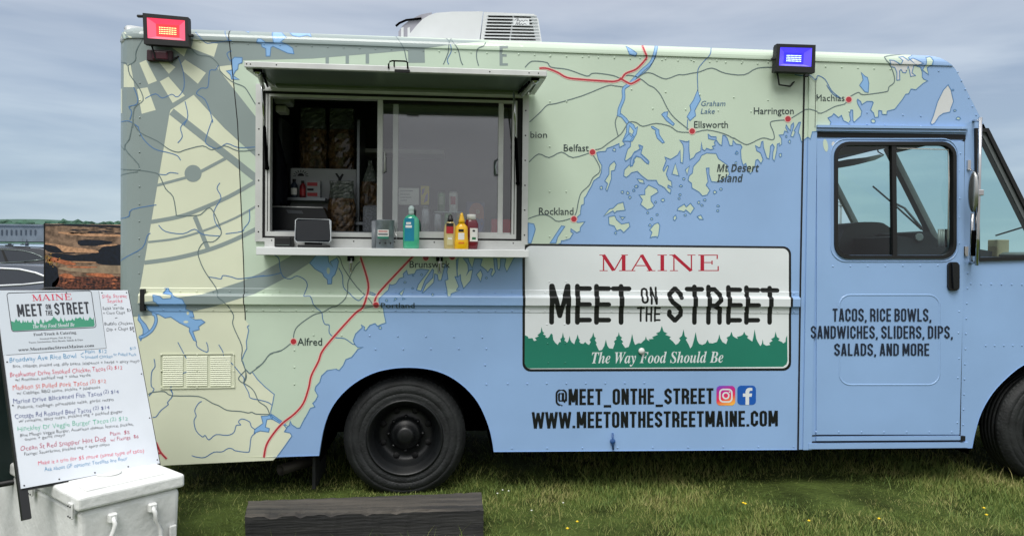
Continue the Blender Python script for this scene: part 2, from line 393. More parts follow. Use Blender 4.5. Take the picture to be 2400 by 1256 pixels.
# ================================================================== SETTING
GS = 0.0142                                      # the field rises gently towards the water behind the truck
def gz(y): return max(0., (y-.8)*GS)
def grid_sheet(name, xs, ys, m, zf, kind='structure'):
    mb = MB(); V = [[mb.bm.verts.new((x, y, zf(x, y))) for y in ys] for x in xs]
    for i in range(len(xs)-1):
        for j in range(len(ys)-1):
            f = mb.bm.faces.new((V[i][j], V[i+1][j], V[i+1][j+1], V[i][j+1])); f.smooth = True; f.material_index = mb.mi(m)
    o = mb.build(name, base='origin'); return tag(o, None, kind=kind)
soil = mat('turf_soil', (62, 74, 34), rough=.95, var=.45, vscale=3.5, bump=.03, bscale=30, spec=.1)
xs = sorted(set(list(np.linspace(-6, 8, 29))+[-900, -200, -60, -20, 20, 60, 200, 900])); ys = sorted(set(list(np.linspace(-6, 8, 29))+[-400, -60, -15, 15, 30, 60, 75]))
grid_sheet('ground', xs, ys, soil, lambda x, y: gz(y)+(.012*math.sin(3*x+1.3*y)+.01*math.sin(5.1*y-2*x) if -6 < x < 8 and -6 < y < 8 else 0))
water_m = mat('sea_water', (150, 172, 190), rough=.25, bump=.05, bscale=3)
grid_sheet('water', [-1500, -100, 100, 1500], [74.99, 300, 1200], water_m, lambda x, y: gz(y)-.05*(y > 75))
# far shore: fort-like granite building, wooded hill
def far(px, py, y): p = at(px, py, y); return p
shore = mat('far_shore_grass', (62, 92, 80), rough=1, var=.2, vscale=.2)
mb = MB(); YS = 420
x0, x1 = at(-900, 520, YS).x, at(2800, 520, YS).x
loop = []
n = 90
for i in range(n+1):
    x = x0+(x1-x0)*i/n; px = -900+3700*i/n
    t = at(100, 519, YS).z+1.2*math.sin(i*.21)+.5*math.sin(i*.93+1)+(1.8 if px < 60 else 0)-11*min(1, max(0, (px-700)/500))
    loop.append((x, t))
b0 = gz(YS)-1
V = [[mb.bm.verts.new((x, y_, z_)) for x, z in loop for (y_, z_) in ((yy, (b0 if k == 0 else z if k < 3 else b0)),)] for k, yy in enumerate((YS-40, YS, YS+120, YS+160))]
for k in range(3):
    for i in range(n):
        f = mb.bm.faces.new((V[k][i], V[k][i+1], V[k+1][i+1], V[k+1][i])); f.material_index = mb.mi(shore)
tag(mb.build('hills', base='origin'), None, kind='structure')
# leafy edge of the far wood: one mass
leafm = mat('far_leaves', (54, 86, 70), rough=1, var=.35, vscale=.15)
mb = MB(); 
for i in range(420):
    px = random.uniform(-800, 760); p = at(px, 524+random.uniform(-3, 9), YS-22+random.uniform(-16, 20)); r = random.uniform(1.1, 2.6)
    q = bmesh.ops.create_icosphere(mb.bm, subdivisions=1, radius=r, matrix=Matrix.Translation(p) @ Matrix.Diagonal((random.uniform(.9, 1.7), 1, random.uniform(.55, .9), 1)))
    for v in q['verts']: v.co += Vector((random.uniform(-1, 1), random.uniform(-1, 1), random.uniform(-1, 1)))*r*.18
    mb.tag({f for v in q['verts'] for f in v.link_faces}, leafm)
tag(mb.build('far_wood', base='origin'), 'hazy green wood along the far shore', kind='stuff')
# granite fort building
granite = mat('far_granite', (104, 114, 124), rough=.9, var=.1, vscale=.3); fdark = mat('far_opening', (60, 70, 82), rough=.9)
YB = 330
fb = thing('fort_building', at(60, 557, YB), 'long grey stone fort with a row of narrow openings across the water', 'building')
mb = MB(); a, b = at(-260, 557, YB), at(330, 533, YB)
mb.box((a.x, YB, a.z-1), (b.x, YB+25, b.z), granite); mb.build('wall', fb)
mb = MB(); mb.box((a.x-.6, YB-.6, b.z), (b.x+.6, YB+26, b.z+.7), granite); mb.build('parapet', fb)
for k in range(-14, 26):
    px = 16+11.2*k
    if k in (7, 8, 9): continue
    mb = MB(); p, q = at(px-1.6, 551, YB), at(px+1.6, 539, YB); mb.box((p.x, YB-.25, p.z), (q.x, YB+.05, q.z), fdark); mb.build('window', fb)
# two small boats on the water
def boat(px0, px1, py, Y, mast):
    a, b = at(px0, py, Y), at(px1, py, Y); L_ = b.x-a.x; c = (a+b)/2
    hull = mat('dark_hull', (38, 46, 54), rough=.5); 
    t = thing('sailing_boat' if mast else 'motor_boat', c, 'tiny dark boat with a bare mast anchored on the water' if mast else 'small dark motor boat with a raised wheelhouse on the water', 'boat')
    mb = MB(); H = L_*.16
    lp = [(a.x, Y, c.z), (a.x+L_*.1, Y, c.z-H), (b.x-L_*.15, Y, c.z-H), (b.x, Y, c.z+H*.3)]
    mb.prism(lp, hull, (0, L_*.3, 0)); mb.build('hull', t)
    mb = MB(); mb.box((a.x+L_*.35, Y+.05*L_, c.z), (a.x+L_*.7, Y+L_*.25, c.z+L_*.2), hull, bevel=L_*.02); mb.build('cabin', t)
    if mast:
        mb = MB(); mb.tube([(c.x, Y+L_*.15, c.z), (c.x, Y+L_*.15, c.z+L_*1.5)], L_*.025, hull); mb.build('mast', t)
boat(11, 30, 574, 110, False); boat(47, 57, 573, 160, True)
buoy_m = mat('buoy_dark', (40, 50, 60), rough=.6)
p = at(63, 577, 120); t = thing('channel_buoy', p, 'thin dark channel marker standing upright in the water', 'buoy')
mb = MB(); mb.lathe([(.25, 0), (.28, .5), (.1, .6)], buoy_m, Matrix.Translation(p), 10); mb.build('float', t)
mb = MB(); mb.tube([p+Vector((0, 0, .5)), p+Vector((0, 0, 1.1))], .07, buoy_m); mb.build('pole', t)

# ================================================================== FOOD TRUCK
truck = thing('food_truck', (1.0, 1.05, 0), 'blue and green food truck wrapped in a coastal map, serving hatch open', 'food truck')
ZS = 2.832; CA, CB = .10, .088                    # roof seam, cove depth and height
XC, CR = at(326, 600).x, .165                      # rear corner
def zpx(y, x=1000): return at(x, y).z
RAIL = [(zpx(677.5), 0), (zpx(679), .004), (zpx(690), .004), (zpx(692.5), .024), (zpx(696), .028), (zpx(714), .026), (zpx(718), .006), (zpx(731), .004), (zpx(732), 0)]
PX0, PX1 = at(1888, 600).x, at(1908, 600).x       # door post strip
RX0, RX1 = at(328, 700).x, at(1872, 700).x
def cove(z):
    t = z-ZS
    if t <= 0: return 0.
    if t < .010: return -.008 if t > .0002 else 0.
    t = min(1., (t-.010)/(CB-.010)); return -.008+(CA+.008)*(1-math.sqrt(max(0, 1-t*t)))
def corner(x):
    t = min(1., max(0., (XC-x)/CR)); return CR*(1-math.sqrt(max(0, 1-t*t)))
def rail(x, z):
    if not (RX0 <= x <= RX1) or z > RAIL[0][0] or z < RAIL[-1][0]: return 0.
    for (za, ya), (zb, yb) in zip(RAIL, RAIL[1:]):
        if zb <= z <= za: return -(ya+(yb-ya)*(za-z)/max(1e-6, za-zb))
    return 0.
def prof(x, z, full=True):
    y = cove(z)+corner(x)
    if full:
        y += rail(x, z)
        if PX0 <= x <= PX1 and z < ZS-.005: y -= .012
    return y
def side(px, py):
    y = 0.
    for _ in range(7):
        p = at(px, py, y); y = prof(max(p.x, XC-CR*.998), min(p.z, ZS+CB), False)
    return max(p.x, XC-CR*.998), min(p.z, ZS+CB)
LV_Z = [a for a, b in RAIL]+[ZS, ZS+.0003, ZS+.0101]+[ZS+.010+(CB-.010)*q for q in (.2, .4, .58, .74, .87, .95)]
LV_X = [XC-CR*q for q in (.0, .25, .5, .7, .85, .95)]+[PX0-.0005, PX0, PX1, PX1+.0005, RX0-.0005, RX0, RX1, RX1+.0005]
EPS = .00018
def drape(art, name, parent, cut=(), base_y=0., profile=prof, levels=True, mapper=None, keep_rivets=None):
    bm = bmesh.new(); mats = []
    mapper = mapper or side
    for layer, m, v, f in art.out():
        if m not in mats: mats.append(m)
        k = mats.index(m)
        vs = [bm.verts.new((q[0], layer*EPS, q[1])) for q in (mapper(x, y) for x, y in v)]
        for t in f:
            try: fc = bm.faces.new([vs[i] for i in t])
            except ValueError: continue
            fc.material_index = k
    loose = [v for v in bm.verts if not v.link_faces]; bmesh.ops.delete(bm, geom=loose, context='VERTS')
    def bis(co, no): bmesh.ops.bisect_plane(bm, geom=bm.verts[:]+bm.edges[:]+bm.faces[:], plane_co=co, plane_no=no, dist=1e-6)
    if levels:
        for z in LV_Z: bis((0, 0, z), (0, 0, 1))
        for x in LV_X: bis((x, 0, 0), (1, 0, 0))
    for x0, z0, x1, z1 in cut:
        for x in (x0, x1): bis((x, 0, 0), (1, 0, 0))
        for z in (z0, z1): bis((0, 0, z), (0, 0, 1))
        dl = [f for f in bm.faces if x0 < f.calc_center_median().x < x1 and z0 < f.calc_center_median().z < z1]
        bmesh.ops.delete(bm, geom=dl, context='FACES')
    # faces in the cove step and on the post edges follow their own side of the level
    for v in bm.verts: v.co.y = profile(v.co.x, v.co.z)-v.co.y+base_y
    for f in bm.faces:
        f.normal_update()
        if f.normal.y > 0: f.normal_flip()
    return bm, mats

A = Art()
# --- the bare panel, blue
R_ARCH = [(748, 1067), (752, 1040), (760, 1000), (775, 960), (800, 925), (832, 897), (870, 876), (912, 864.5), (960, 861), (1010, 866), (1052, 881), (1090, 908), (1120, 943), (1140, 985), (1151, 1022), (1157, 1058)]
F_ARCH = [(2278, 1049), (2286, 1010), (2300, 965), (2325, 922), (2358, 886), (2400, 854), (2450, 840), (2505, 846), (2560, 880), (2600, 935), (2618, 990), (2626, 1047)]
FRONT = [(2176, 131), (2202, 136), (2222, 146), (2239, 162), (2253, 188), (2305, 290), (2400, 484), (2462, 606), (2480, 618), (2660, 655), (2672, 700), (2678, 1045)]
TOPY = 40
outer = [(262, 1076)]+smooth(R_ARCH, 3)+[(1870, 1053), (1872, 1053), (1909, 1052)]+smooth(F_ARCH, 3)+FRONT[::-1]+[(2130, 121), (1900, 112), (262, TOPY)]
win_hole = [(617, 208), (1226, 232), (1226, 566), (617, 560)]
dwin_hole = rrect(1960, 341, 2230, 598, 26)
qwin_hole = [(2290, 309), (2309, 309), (2398, 487), (2444, 580), (2438, 594), (2425, 600), (2292, 603)]
def base_tris():
    v, f = cdt([outer], [dwin_hole, qwin_hole]); return v, f
v_, f_ = base_tris(); A.tris(0, sea, v_, f_)
wa, wb = at(617, 560), at(1226, 232)
WX0, WX1 = at(617, 400).x, at(1225, 400).x; WZ1 = at(900, 219).z; WZ0 = at(900, 562).z
CUT = [(WX0, WZ0, WX1, WZ1)]
# --- land
B_ = lambda *v: W(1480, 310, 4.4867, *v); A_ = lambda *v: W(1220, 310, 4.4867, *v); C_ = lambda *v: W(1700, 200, 4.4867, *v)
D_ = lambda *v: W(1950, 100, 4.4867, *v); E_z = lambda *v: W(820, 590, 4.4857, *v); F_ = lambda *v: W(600, 590, 4.4867, *v)
G_ = lambda *v: W(560, 820, 4.83, *v); H_ = lambda *v: W(320, 640, 4.4867, *v); I_ = lambda *v: W(280, 20, 4.4867, *v)
J_ = lambda *v: W(280, 280, 3.694, *v); K_ = lambda *v: W(520, 50, 5, *v); L_z = lambda *v: W(900, 10, 6, *v)
M_ = lambda *v: W(1220, 90, 5.2325, *v); N_ = lambda *v: W(340, 860, 5.71, *v); U_ = lambda *v: W(1180, 80, 2.2431, *v)
Q_ = lambda *v: W(1780, 80, 2.2435, *v)
coast_a = D_(815,118, 800,160, 830,190, 872,232, 930,262, 948,312, 948,362, 962,385, 1005,404, 960,430, 880,498, 830,490, 805,540, 775,545, 740,600, 660,702, 580,722, 575,760, 525,756, 523,720, 490,715, 488,784, 450,790, 435,740, 405,710, 433,632, 420,620, 365,620, 312,655, 300,620, 270,598, 262,610, 272,652, 312,722, 303,772, 232,840, 220,822, 217,712, 196,710, 184,760, 196,812, 175,850, 120,822)
coast_b = C_(1220,318, 1190,342, 1140,300, 1120,325, 1078,345, 1110,392, 1082,475, 935,492, 905,495, 885,572, 860,550, 830,575, 800,597, 780,522, 766,500, 790,390, 772,392, 722,480, 735,492, 714,545, 685,537, 720,430, 716,395, 690,422, 685,480, 660,452, 640,415, 634,447, 660,497, 625,480, 610,522, 565,525, 590,562, 592,620, 565,642, 570,610, 545,620, 540,690, 515,802, 495,772, 500,702, 515,652, 495,620, 474,642, 470,702, 460,776, 435,766, 415,702, 400,652, 395,590, 380,597, 370,652, 350,656, 315,635, 330,690, 370,712, 396,780, 375,826, 340,780, 320,790, 310,852, 265,932, 240,910, 215,822, 185,842, 165,772, 160,682, 175,652, 160,625, 115,620, 80,580, 75,635, 45,635, 20,560, 0,532)
coast_c = B_(960,32, 950,142, 925,130, 890,82, 890,50, 835,46, 805,20, 810,70, 860,80, 890,86, 870,106, 880,140, 850,150, 866,175, 830,186, 790,170, 770,196, 745,180, 735,105, 728,200, 680,225, 655,266, 613,292, 603,180, 605,90, 590,102, 550,96, 505,85, 540,126, 550,176, 540,326, 515,320, 512,190, 485,240, 430,276, 410,286, 350,262, 365,300, 330,392, 340,412, 375,350, 390,356, 365,440, 390,500, 420,516, 426,576, 385,556, 380,580, 415,600, 410,646, 380,626, 350,586, 280,546, 260,506, 170,506, 110,460, 60,412, 0,426)
coast_d = A_(1140,456, 1110,476, 1085,460, 1090,396, 1140,346, 1175,356, 1197,310, 1190,280, 1215,250, 1262,266, 1330,332, 1345,325, 1345,300, 1265,226, 1285,150, 1250,135, 1260,182, 1200,206, 1165,262, 1125,292, 1105,306, 1095,290, 1110,230, 1125,180, 1155,150, 1160,80, 1190,45, 1150,10, 1110,50, 1075,96, 1100,130, 1040,162, 1035,120, 970,150, 910,170, 895,202, 830,206, 800,216, 820,290, 855,350, 850,420, 830,470, 800,490, 770,510, 745,570, 715,620, 690,670, 670,692, 668,756, 640,770, 630,840, 632,860, 600,890, 585,935, 600,950, 678,940, 630,1000, 625,1042, 590,1056, 575,1046, 530,1015, 528,1046, 555,1062, 520,1120, 450,1140, 430,1140, 425,1168)
coast_e = E_z(1830,40, 1745,50, 1720,75, 1650,212, 1625,150, 1640,75, 1585,72, 1582,150, 1570,195, 1552,180, 1545,72, 1512,70, 1522,180, 1530,212, 1495,262, 1482,240, 1502,182, 1480,175, 1450,217, 1430,190, 1372,146, 1392,78, 1312,72, 1287,172, 1250,100, 1245,70, 1192,70, 1240,132, 1246,200, 1222,252, 1255,198, 1292,186, 1270,302, 1195,387, 1166,302, 1162,240, 1133,266, 1128,200, 1140,70, 1118,90, 1128,262, 1105,262, 1146,362, 1120,402, 1156,402, 1065,442, 1060,467, 1025,466, 1020,402, 1000,302, 1032,290, 1020,212, 1030,150, 1000,132, 962,300, 930,302, 920,242, 892,232, 882,322, 770,432, 760,432, 800,342, 872,272, 880,192, 868,182, 790,300, 748,412, 700,402, 720,342, 790,252, 832,192, 750,182, 700,192, 680,232, 610,242, 596,196, 560,232, 566,266, 520,282, 485,336, 440,352, 420,342, 405,402, 370,432, 310,492, 312,552, 354,592, 360,652, 380,746, 335,760, 290,782, 265,752, 210,772, 170,826, 150,822, 155,790, 120,766, 130,796, 60,862, 35,932, 55,976, 85,1004, 140,1000, 85,1022, 20,1106)
coast_f = F_(945,1130, 918,1192, 875,1246, 840,1230)
coast_g = G_(1100,212, 1000,230, 935,292, 915,362, 870,412, 860,452, 895,516, 865,572, 835,602, 860,640, 810,656, 760,750, 745,772, 690,880, 655,880, 600,842, 580,800, 574,850, 550,862, 540,884, 515,922, 580,936, 600,970, 500,1112, 435,1200)
coast = coast_a+coast_b+coast_c+coast_d+coast_e+coast_f+coast_g
coast = [q for i, q in enumerate(coast) if i == 0 or math.dist(q, coast[i-1]) > .4]
land = coast+[(640, 1078), (262, 1080), (262, TOPY-8), (1200, 70), (1900, 106), (2120, 112)]
A.add(1, green, [land])
seam = [(545.5, 50), (557, 290), (571, 620), (575, 750)]
stateline = seam+H_(1185,545, 1166,562, 1180,602, 1155,720, 1160,790, 1130,850, 1105,920)+G_(45,130, 70,210, 120,263, 150,246, 210,330, 290,410, 350,460, 400,500, 380,610, 360,690, 362,740, 500,835, 540,884, 515,922, 580,936, 600,970, 500,1112, 435,1200)
A.add(2, yellow, [stateline+[(640, 1078), (262, 1080), (262, TOPY-8)]])
A.add(2, palegrey, [D_(1220,445, 1250,500, 1277,620, 1250,690, 1240,732, 1170,746, 1125,776, 1080,846, 1050,866, 1035,846, 1065,770, 1110,620, 1170,500)])
# --- islands
isl = [A_(940,345, 985,305, 1005,340, 990,400, 955,410, 955,490, 910,620, 895,602, 915,540, 885,512, 930,440, 930,370),
 A_(870,885, 935,806, 970,800, 1020,752, 1080,735, 1100,820, 1010,830, 990,850, 970,826), A_(930,970, 925,890, 990,876, 1010,920, 1060,965, 1140,950, 1150,990, 1085,1055, 1050,1022, 1010,1036, 985,986),
 A_(1040,880, 1060,890, 1100,890, 1070,920), A_(1225,490, 1290,500, 1300,540, 1250,530),
 B_(140,600, 180,555, 270,600, 280,630, 205,676, 205,720, 240,770, 215,800, 165,815, 95,760, 115,710, 80,660, 140,656), B_(460,325, 500,460, 425,440), B_(565,395, 610,355, 585,450),
 B_(480,820, 490,795, 555,755, 575,786, 620,746, 660,800, 620,860, 570,816, 555,836), B_(690,886, 730,870, 755,916, 715,916), B_(440,890, 465,870, 475,900, 455,930, 440,920),
 B_(195,1110, 215,1050, 190,1025, 240,965, 280,950, 298,980, 285,1080, 270,1110, 260,1096, 220,1100),
 B_(735,245, 790,220, 890,225, 915,280, 1000,340, 1030,440, 1010,470, 900,526, 840,520, 815,440, 815,376, 785,380, 805,520, 785,556, 825,610, 795,660, 745,670, 710,630, 635,586, 630,536, 595,510, 605,460, 640,430, 650,360, 715,290),
 E_z(1375,190, 1395,240, 1375,316, 1330,240), E_z(540,420, 575,385, 550,460, 515,440), E_z(480,480, 500,490, 465,515), E_z(560,480, 585,490, 555,500),
 D_(985,160, 1030,150, 1065,190, 1050,240, 1000,265, 1015,340, 950,290, 990,230)]
for x, y, r in ((520,565,15), (510,655,12), (500,695,12), (550,490,14), (875,630,18), (940,597,14), (705,738,17), (740,768,14), (770,712,15), (905,825,13), (910,775,12), (330,715,20), (255,735,12), (170,845,12), (270,865,12), (212,910,12), (195,978,14), (565,872,13), (50,570,18), (22,612,12), (1105,220,14)):
    c = B_(x, y)[0]; isl.append(ell(*c, r/4.4, r/5.2, 7, .25))
for x, y, r in ((985,185,16), (850,585,15), (1070,628,14), (1125,640,15), (1150,685,12), (1190,612,12), (1215,570,14), (1000,1060,13)): c = A_(x, y)[0]; isl.append(ell(*c, r/4.4, r/4, 7, .25))
for x, y, r in ((675,595,13), (580,735,16), (120,710,13), (110,815,13), (640,540,10)): c = C_(x, y)[0]; isl.append(ell(*c, r/5, r/3.6, 7, .25))
for x, y, r in ((430,828,22), (1325,800,18), (1290,715,12), (1270,500,9)): c = D_(x, y)[0]; isl.append(ell(*c, r/3.8, r/5, 7, .25))
for x, y, r in ((870,448,13), (320,797,15), (755,240,11), (1435,275,10), (660,385,10), (390,510,13), (665,250,8), (580,322,12)): c = E_z(x, y)[0]; isl.append(ell(*c, r/4.5, r/5, 7, .2))
A.add(2, green, isl)
# inlets cut back into the land on the roof edge, sounds
inlet = [D_(605,185, 650,190, 715,235, 745,190, 700,155, 745,150, 800,190, 850,165, 960,220, 905,240, 940,268, 860,240, 840,320, 878,350, 825,358, 815,300, 800,250, 775,320, 745,318, 725,285, 710,300, 712,395, 680,398, 682,320, 660,265, 620,255),
 B_(75,137, 115,150, 98,230, 185,312, 178,336, 140,312, 100,268, 52,256, 20,292, 12,352, -12,362, -12,300, 20,222, 60,200, 90,170)]
A.add(3, palegrey, inlet[:1]); A.add(3, sea, inlet[1:])
# --- compass rose, grey
gm = [(262, TOPY-8), (1147, 97), (1090, 101.5), (995, 115), (996, 148), (957, 148), (956, 119), (900, 124), (770, 135), (732, 138), (570, 142), (568, 150), (507, 157), (604, 280), (604, 372), (525, 300), (454, 223), (400, 258), (397, 267), (395, 280), (339, 612), (326, 690), (316, 740), (262, 762)]
A.add(4, greyv, [gm])
quads = [I_(210,575, 280,545, 395,765, 305,800), I_(410,560, 490,555, 590,620, 520,690), I_(540,405, 720,405, 680,508), I_(775,320, 1035,375, 995,512, 755,420), I_(690,540, 910,680, 825,795, 668,660, 645,590), I_(425,770, 515,720, 688,920, 560,996), I_(185,850, 295,832, 382,1070, 235,1110), I_(45,590, 118,590, 160,832, 45,832), I_(0,850, 30,850, 30,1106, 0,1106), I_(805,178, 1062,183, 1062,215, 805,210)]
A.add(5, yellow, quads)
def gr(p, wd, sm=True): A.add(5, greyv, ribbon(smooth(p, 4) if sm else p, wd))
gr([(402, 262), (604, 421)], 17, False); gr(J_(1195,530, 950,668, 700,778, 520,842, 272,888), 9.5); gr(J_(652,840, 768,1122), 10.5, False)
gr(J_(1195,745, 1000,855, 740,960, 500,1030, 248,1062), 5.2); gr(J_(1195,942, 1000,1040, 760,1132, 480,1202, 215,1240), 10)
A.add(5, greyv, [ell(452.5, 407, 20, n=28)]); gr(J_(932,332, 700,455), 7.5, False); gr(J_(575,505, 325,572), 6.5, False)
A.add(5, greyv, [[(607, 641), (565, 660), (476, 689), (425, 696), (342, 707), (314, 712), (312, 742), (367, 738), (454, 729), (507, 717), (596, 689), (680, 646), (725, 617), (760, 590), (700, 590)]])
for x in (767, 814, 861): gr([(x, 122), (x, 150)], 8, False)
e_ = L_z(1625,588, 1668,588, 1668,870, 1625,870)
A.add(5, greyv, [L_z(1625,588, 1668,588, 1668,868, 1625,868), L_z(1668,588, 1742,588, 1742,622, 1668,622), L_z(1668,706, 1725,706, 1725,742, 1668,742), L_z(1668,834, 1742,834, 1742,868, 1668,868)])
# --- lakes and rivers
lakes = [M_(1730,935, 1760,910, 1805,903, 1795,960, 1885,1050, 1870,1072, 1790,1012), M_(1605,1083, 1625,1083, 1695,1125, 1700,1180, 1760,1270, 1822,1256, 1880,1215, 1810,1120)[:4]+B_(300,40, 345,108, 325,116, 270,62, 250,0)+M_(1660,1130, 1610,1100),
 U_(1020,295, 1036,345, 1005,402, 1010,430, 980,456, 965,436, 985,402, 980,376, 1000,346), M_(1290,100, 1370,145, 1425,185, 1410,226, 1335,196, 1320,160), D_(305,315, 345,356, 372,370, 386,430, 380,526, 345,520, 290,452, 325,396, 320,360),
 M_(1185,950, 1232,820, 1225,920, 1300,985, 1330,1030, 1385,1060, 1410,1110, 1436,1085, 1420,1170, 1370,1262, 1250,1262, 1300,1150, 1300,1050, 1240,970),
 A_(80,955, 140,965, 155,1020, 140,1075, 110,1165, 80,1165), A_(430,985, 466,990, 390,1102, 372,1165, 310,1165, 350,1106),
 F_(565,120, 640,30, 690,10, 755,20, 765,110, 812,166, 780,106, 850,65, 868,100, 855,170, 830,240, 800,270, 795,336, 755,340, 750,290, 715,260, 700,226, 620,180),
 H_(190,225, 265,240, 295,270, 380,262, 385,225, 285,212, 320,165, 300,158, 338,158, 350,190, 420,246, 500,276, 526,330, 520,380, 590,405, 606,466, 560,460, 620,490, 680,486, 720,516, 655,560, 660,592, 592,612, 632,720, 600,702, 555,610, 560,575, 450,520, 360,460, 300,470, 230,430, 180,426, 120,376, 110,346, 240,350, 230,310, 195,290),
 H_(25,430, 45,480, 100,540, 135,606, 70,660, 45,710, 25,672, 70,640, 70,590, 45,530, 15,490), N_(1470,830, 1580,750, 1555,656, 1640,650, 1690,630, 1713,700, 1675,690, 1630,700, 1610,800, 1665,820, 1655,866, 1540,850, 1460,880), G_(350,735, 380,730, 500,815, 540,850, 480,838, 370,775),
 I_(1185,540, 1210,516, 1290,520, 1290,570, 1250,590, 1245,640, 1220,660, 1195,710, 1260,750, 1180,746, 1170,702, 1125,660, 1185,650),
 K_(600,130, 660,100, 710,105, 715,150, 755,190, 690,246, 760,275, 830,320, 845,386, 770,376, 600,296, 575,310, 565,412, 520,412, 515,322, 470,302, 465,270, 410,256, 420,210, 460,210, 510,250, 610,258), K_(800,125, 900,108, 1045,118, 1050,186, 1000,166, 910,186, 830,172), K_(250,82, 345,92, 315,136, 270,116)]
A.add(6, lake, lakes)
A.add(7, green, [M_(1335,1070, 1390,1140, 1360,1210, 1325,1160), ell(*F_(760, 200)[0], 4, 8, 8)]); A.add(7, yellow, [ell(*H_(520, 512)[0], 6, 3, 8), ell(*H_(540, 420)[0], 3, 4.5, 8)])
def ol(p, wd=1.9): A.add(8, coastl, ribbon(p, wd, True))
for p in lakes+isl+inlet+[M_(1335,1070, 1390,1140, 1360,1210, 1325,1160), D_(1220,445, 1250,500, 1277,620, 1250,690, 1240,732, 1170,746, 1125,776, 1080,846, 1050,866, 1035,846, 1065,770, 1110,620, 1170,500)]: ol(p)
A.add(8, coastl, ribbon(coast, 1.9)); A.add(8, coastl, ribbon(stateline[4:], 2.0))
A.add(8, gap, ribbon(seam, 2.2))
for p in (M_(1665,95, 1650,170, 1600,300, 1480,410, 1340,560, 1265,620, 1262,740, 1215,860, 1205,940),):
    p = smooth(p, 4); A.add(8, coastl, ribbon(p, 8)); A.add(9, lake, ribbon(p, 4.6))
p = smooth(H_(165,430, 195,440, 205,510, 160,600, 80,660, 30,672), 4); A.add(8, coastl, ribbon(p, 8)); A.add(9, lake, ribbon(p, 4.5))
rivers = [C_(1065,0, 1130,95, 1205,140), Q_(185,215, 220,220, 260,220, 290,245, 305,220, 345,240, 380,300, 430,340), U_(1090,72, 1085,110, 1040,160, 1020,200, 1022,300), U_(968,450, 965,505), M_(1670,150, 1655,230, 1620,290, 1570,375, 1450,470, 1370,520),
 F_(185,30, 240,70, 250,160, 285,260, 360,285, 430,255, 515,295, 540,360, 510,460, 580,465, 620,570, 690,635, 700,700, 725,760, 770,770, 770,850, 830,900, 930,910, 1020,970, 1040,965), F_(0,260, 140,250, 270,220), F_(870,170, 910,250, 920,370, 990,440, 1080,510, 1130,470, 1200,425, 1270,455),
 H_(435,725, 490,830, 580,1005, 570,1040, 500,1045, 440,1110, 360,1200, 375,1256), N_(345,290, 370,380, 300,470, 310,500, 210,580, 150,660, 100,670), N_(760,455, 710,490, 665,580, 685,650, 655,720, 685,850, 770,930, 805,910, 855,970, 950,900, 1100,910, 1190,870, 1220,780, 1280,770, 1250,730, 1300,690, 1400,730, 1420,790, 1470,830),
 N_(625,1180, 690,1200, 800,1205, 920,1135, 1030,1130, 1110,1085, 1170,1090, 1210,1115, 1370,1135, 1400,1100, 1420,940, 1480,880), H_(185,900, 195,980, 160,1040, 155,1180, 185,1220, 130,1290), H_(865,750, 910,830, 925,895, 1000,945, 1080,1040, 1130,1100, 1125,1150), H_(630,715, 640,775, 740,830, 752,780, 735,725),
 H_(760,40, 830,50, 890,60, 910,25, 1000,40, 1070,60, 1200,45, 1346,25), G_(50,370, 110,480, 130,540, 240,565, 330,590, 370,620), J_(160,60, 200,160, 300,255, 430,290, 500,315, 530,355), J_(345,475, 400,480, 440,460, 510,470), J_(0,860, 80,840, 110,780, 320,740), J_(0,1230, 60,1190, 200,1110, 240,1010, 270,985),
 J_(340,915, 400,970, 550,990, 650,950, 720,995, 870,1010), J_(870,550, 845,600, 880,680, 820,790, 830,890, 880,960), J_(590,0, 530,70, 545,150, 505,205), J_(805,0, 760,130, 750,210, 850,255, 930,210, 1030,245, 1175,240), J_(1125,780, 1125,880, 1080,940, 1060,970, 920,990),
 I_(610,490, 670,660, 680,830, 630,920, 590,930, 550,905, 450,945, 380,900, 270,950), I_(1040,600, 1010,650, 950,660, 930,830, 860,840, 810,900, 900,960, 960,1110, 980,1200, 1070,1040)[:-1]+J_(805,0), I_(690,980, 720,1130, 680,1230), I_(0,1200, 100,1185, 200,1250), I_(800,250, 900,360, 980,365, 1180,340), I_(1130,210, 1110,260, 1145,335), I_(1180,450, 1130,480, 1170,560), I_(150,830, 190,940, 180,1010, 100,1035, 130,1090, 110,1170), L_z(935,570, 945,670, 890,780, 910,850), F_(1180,440, 1260,460)]
for p in rivers: A.add(8, riverl, ribbon(smooth(p, 3), 2.0))
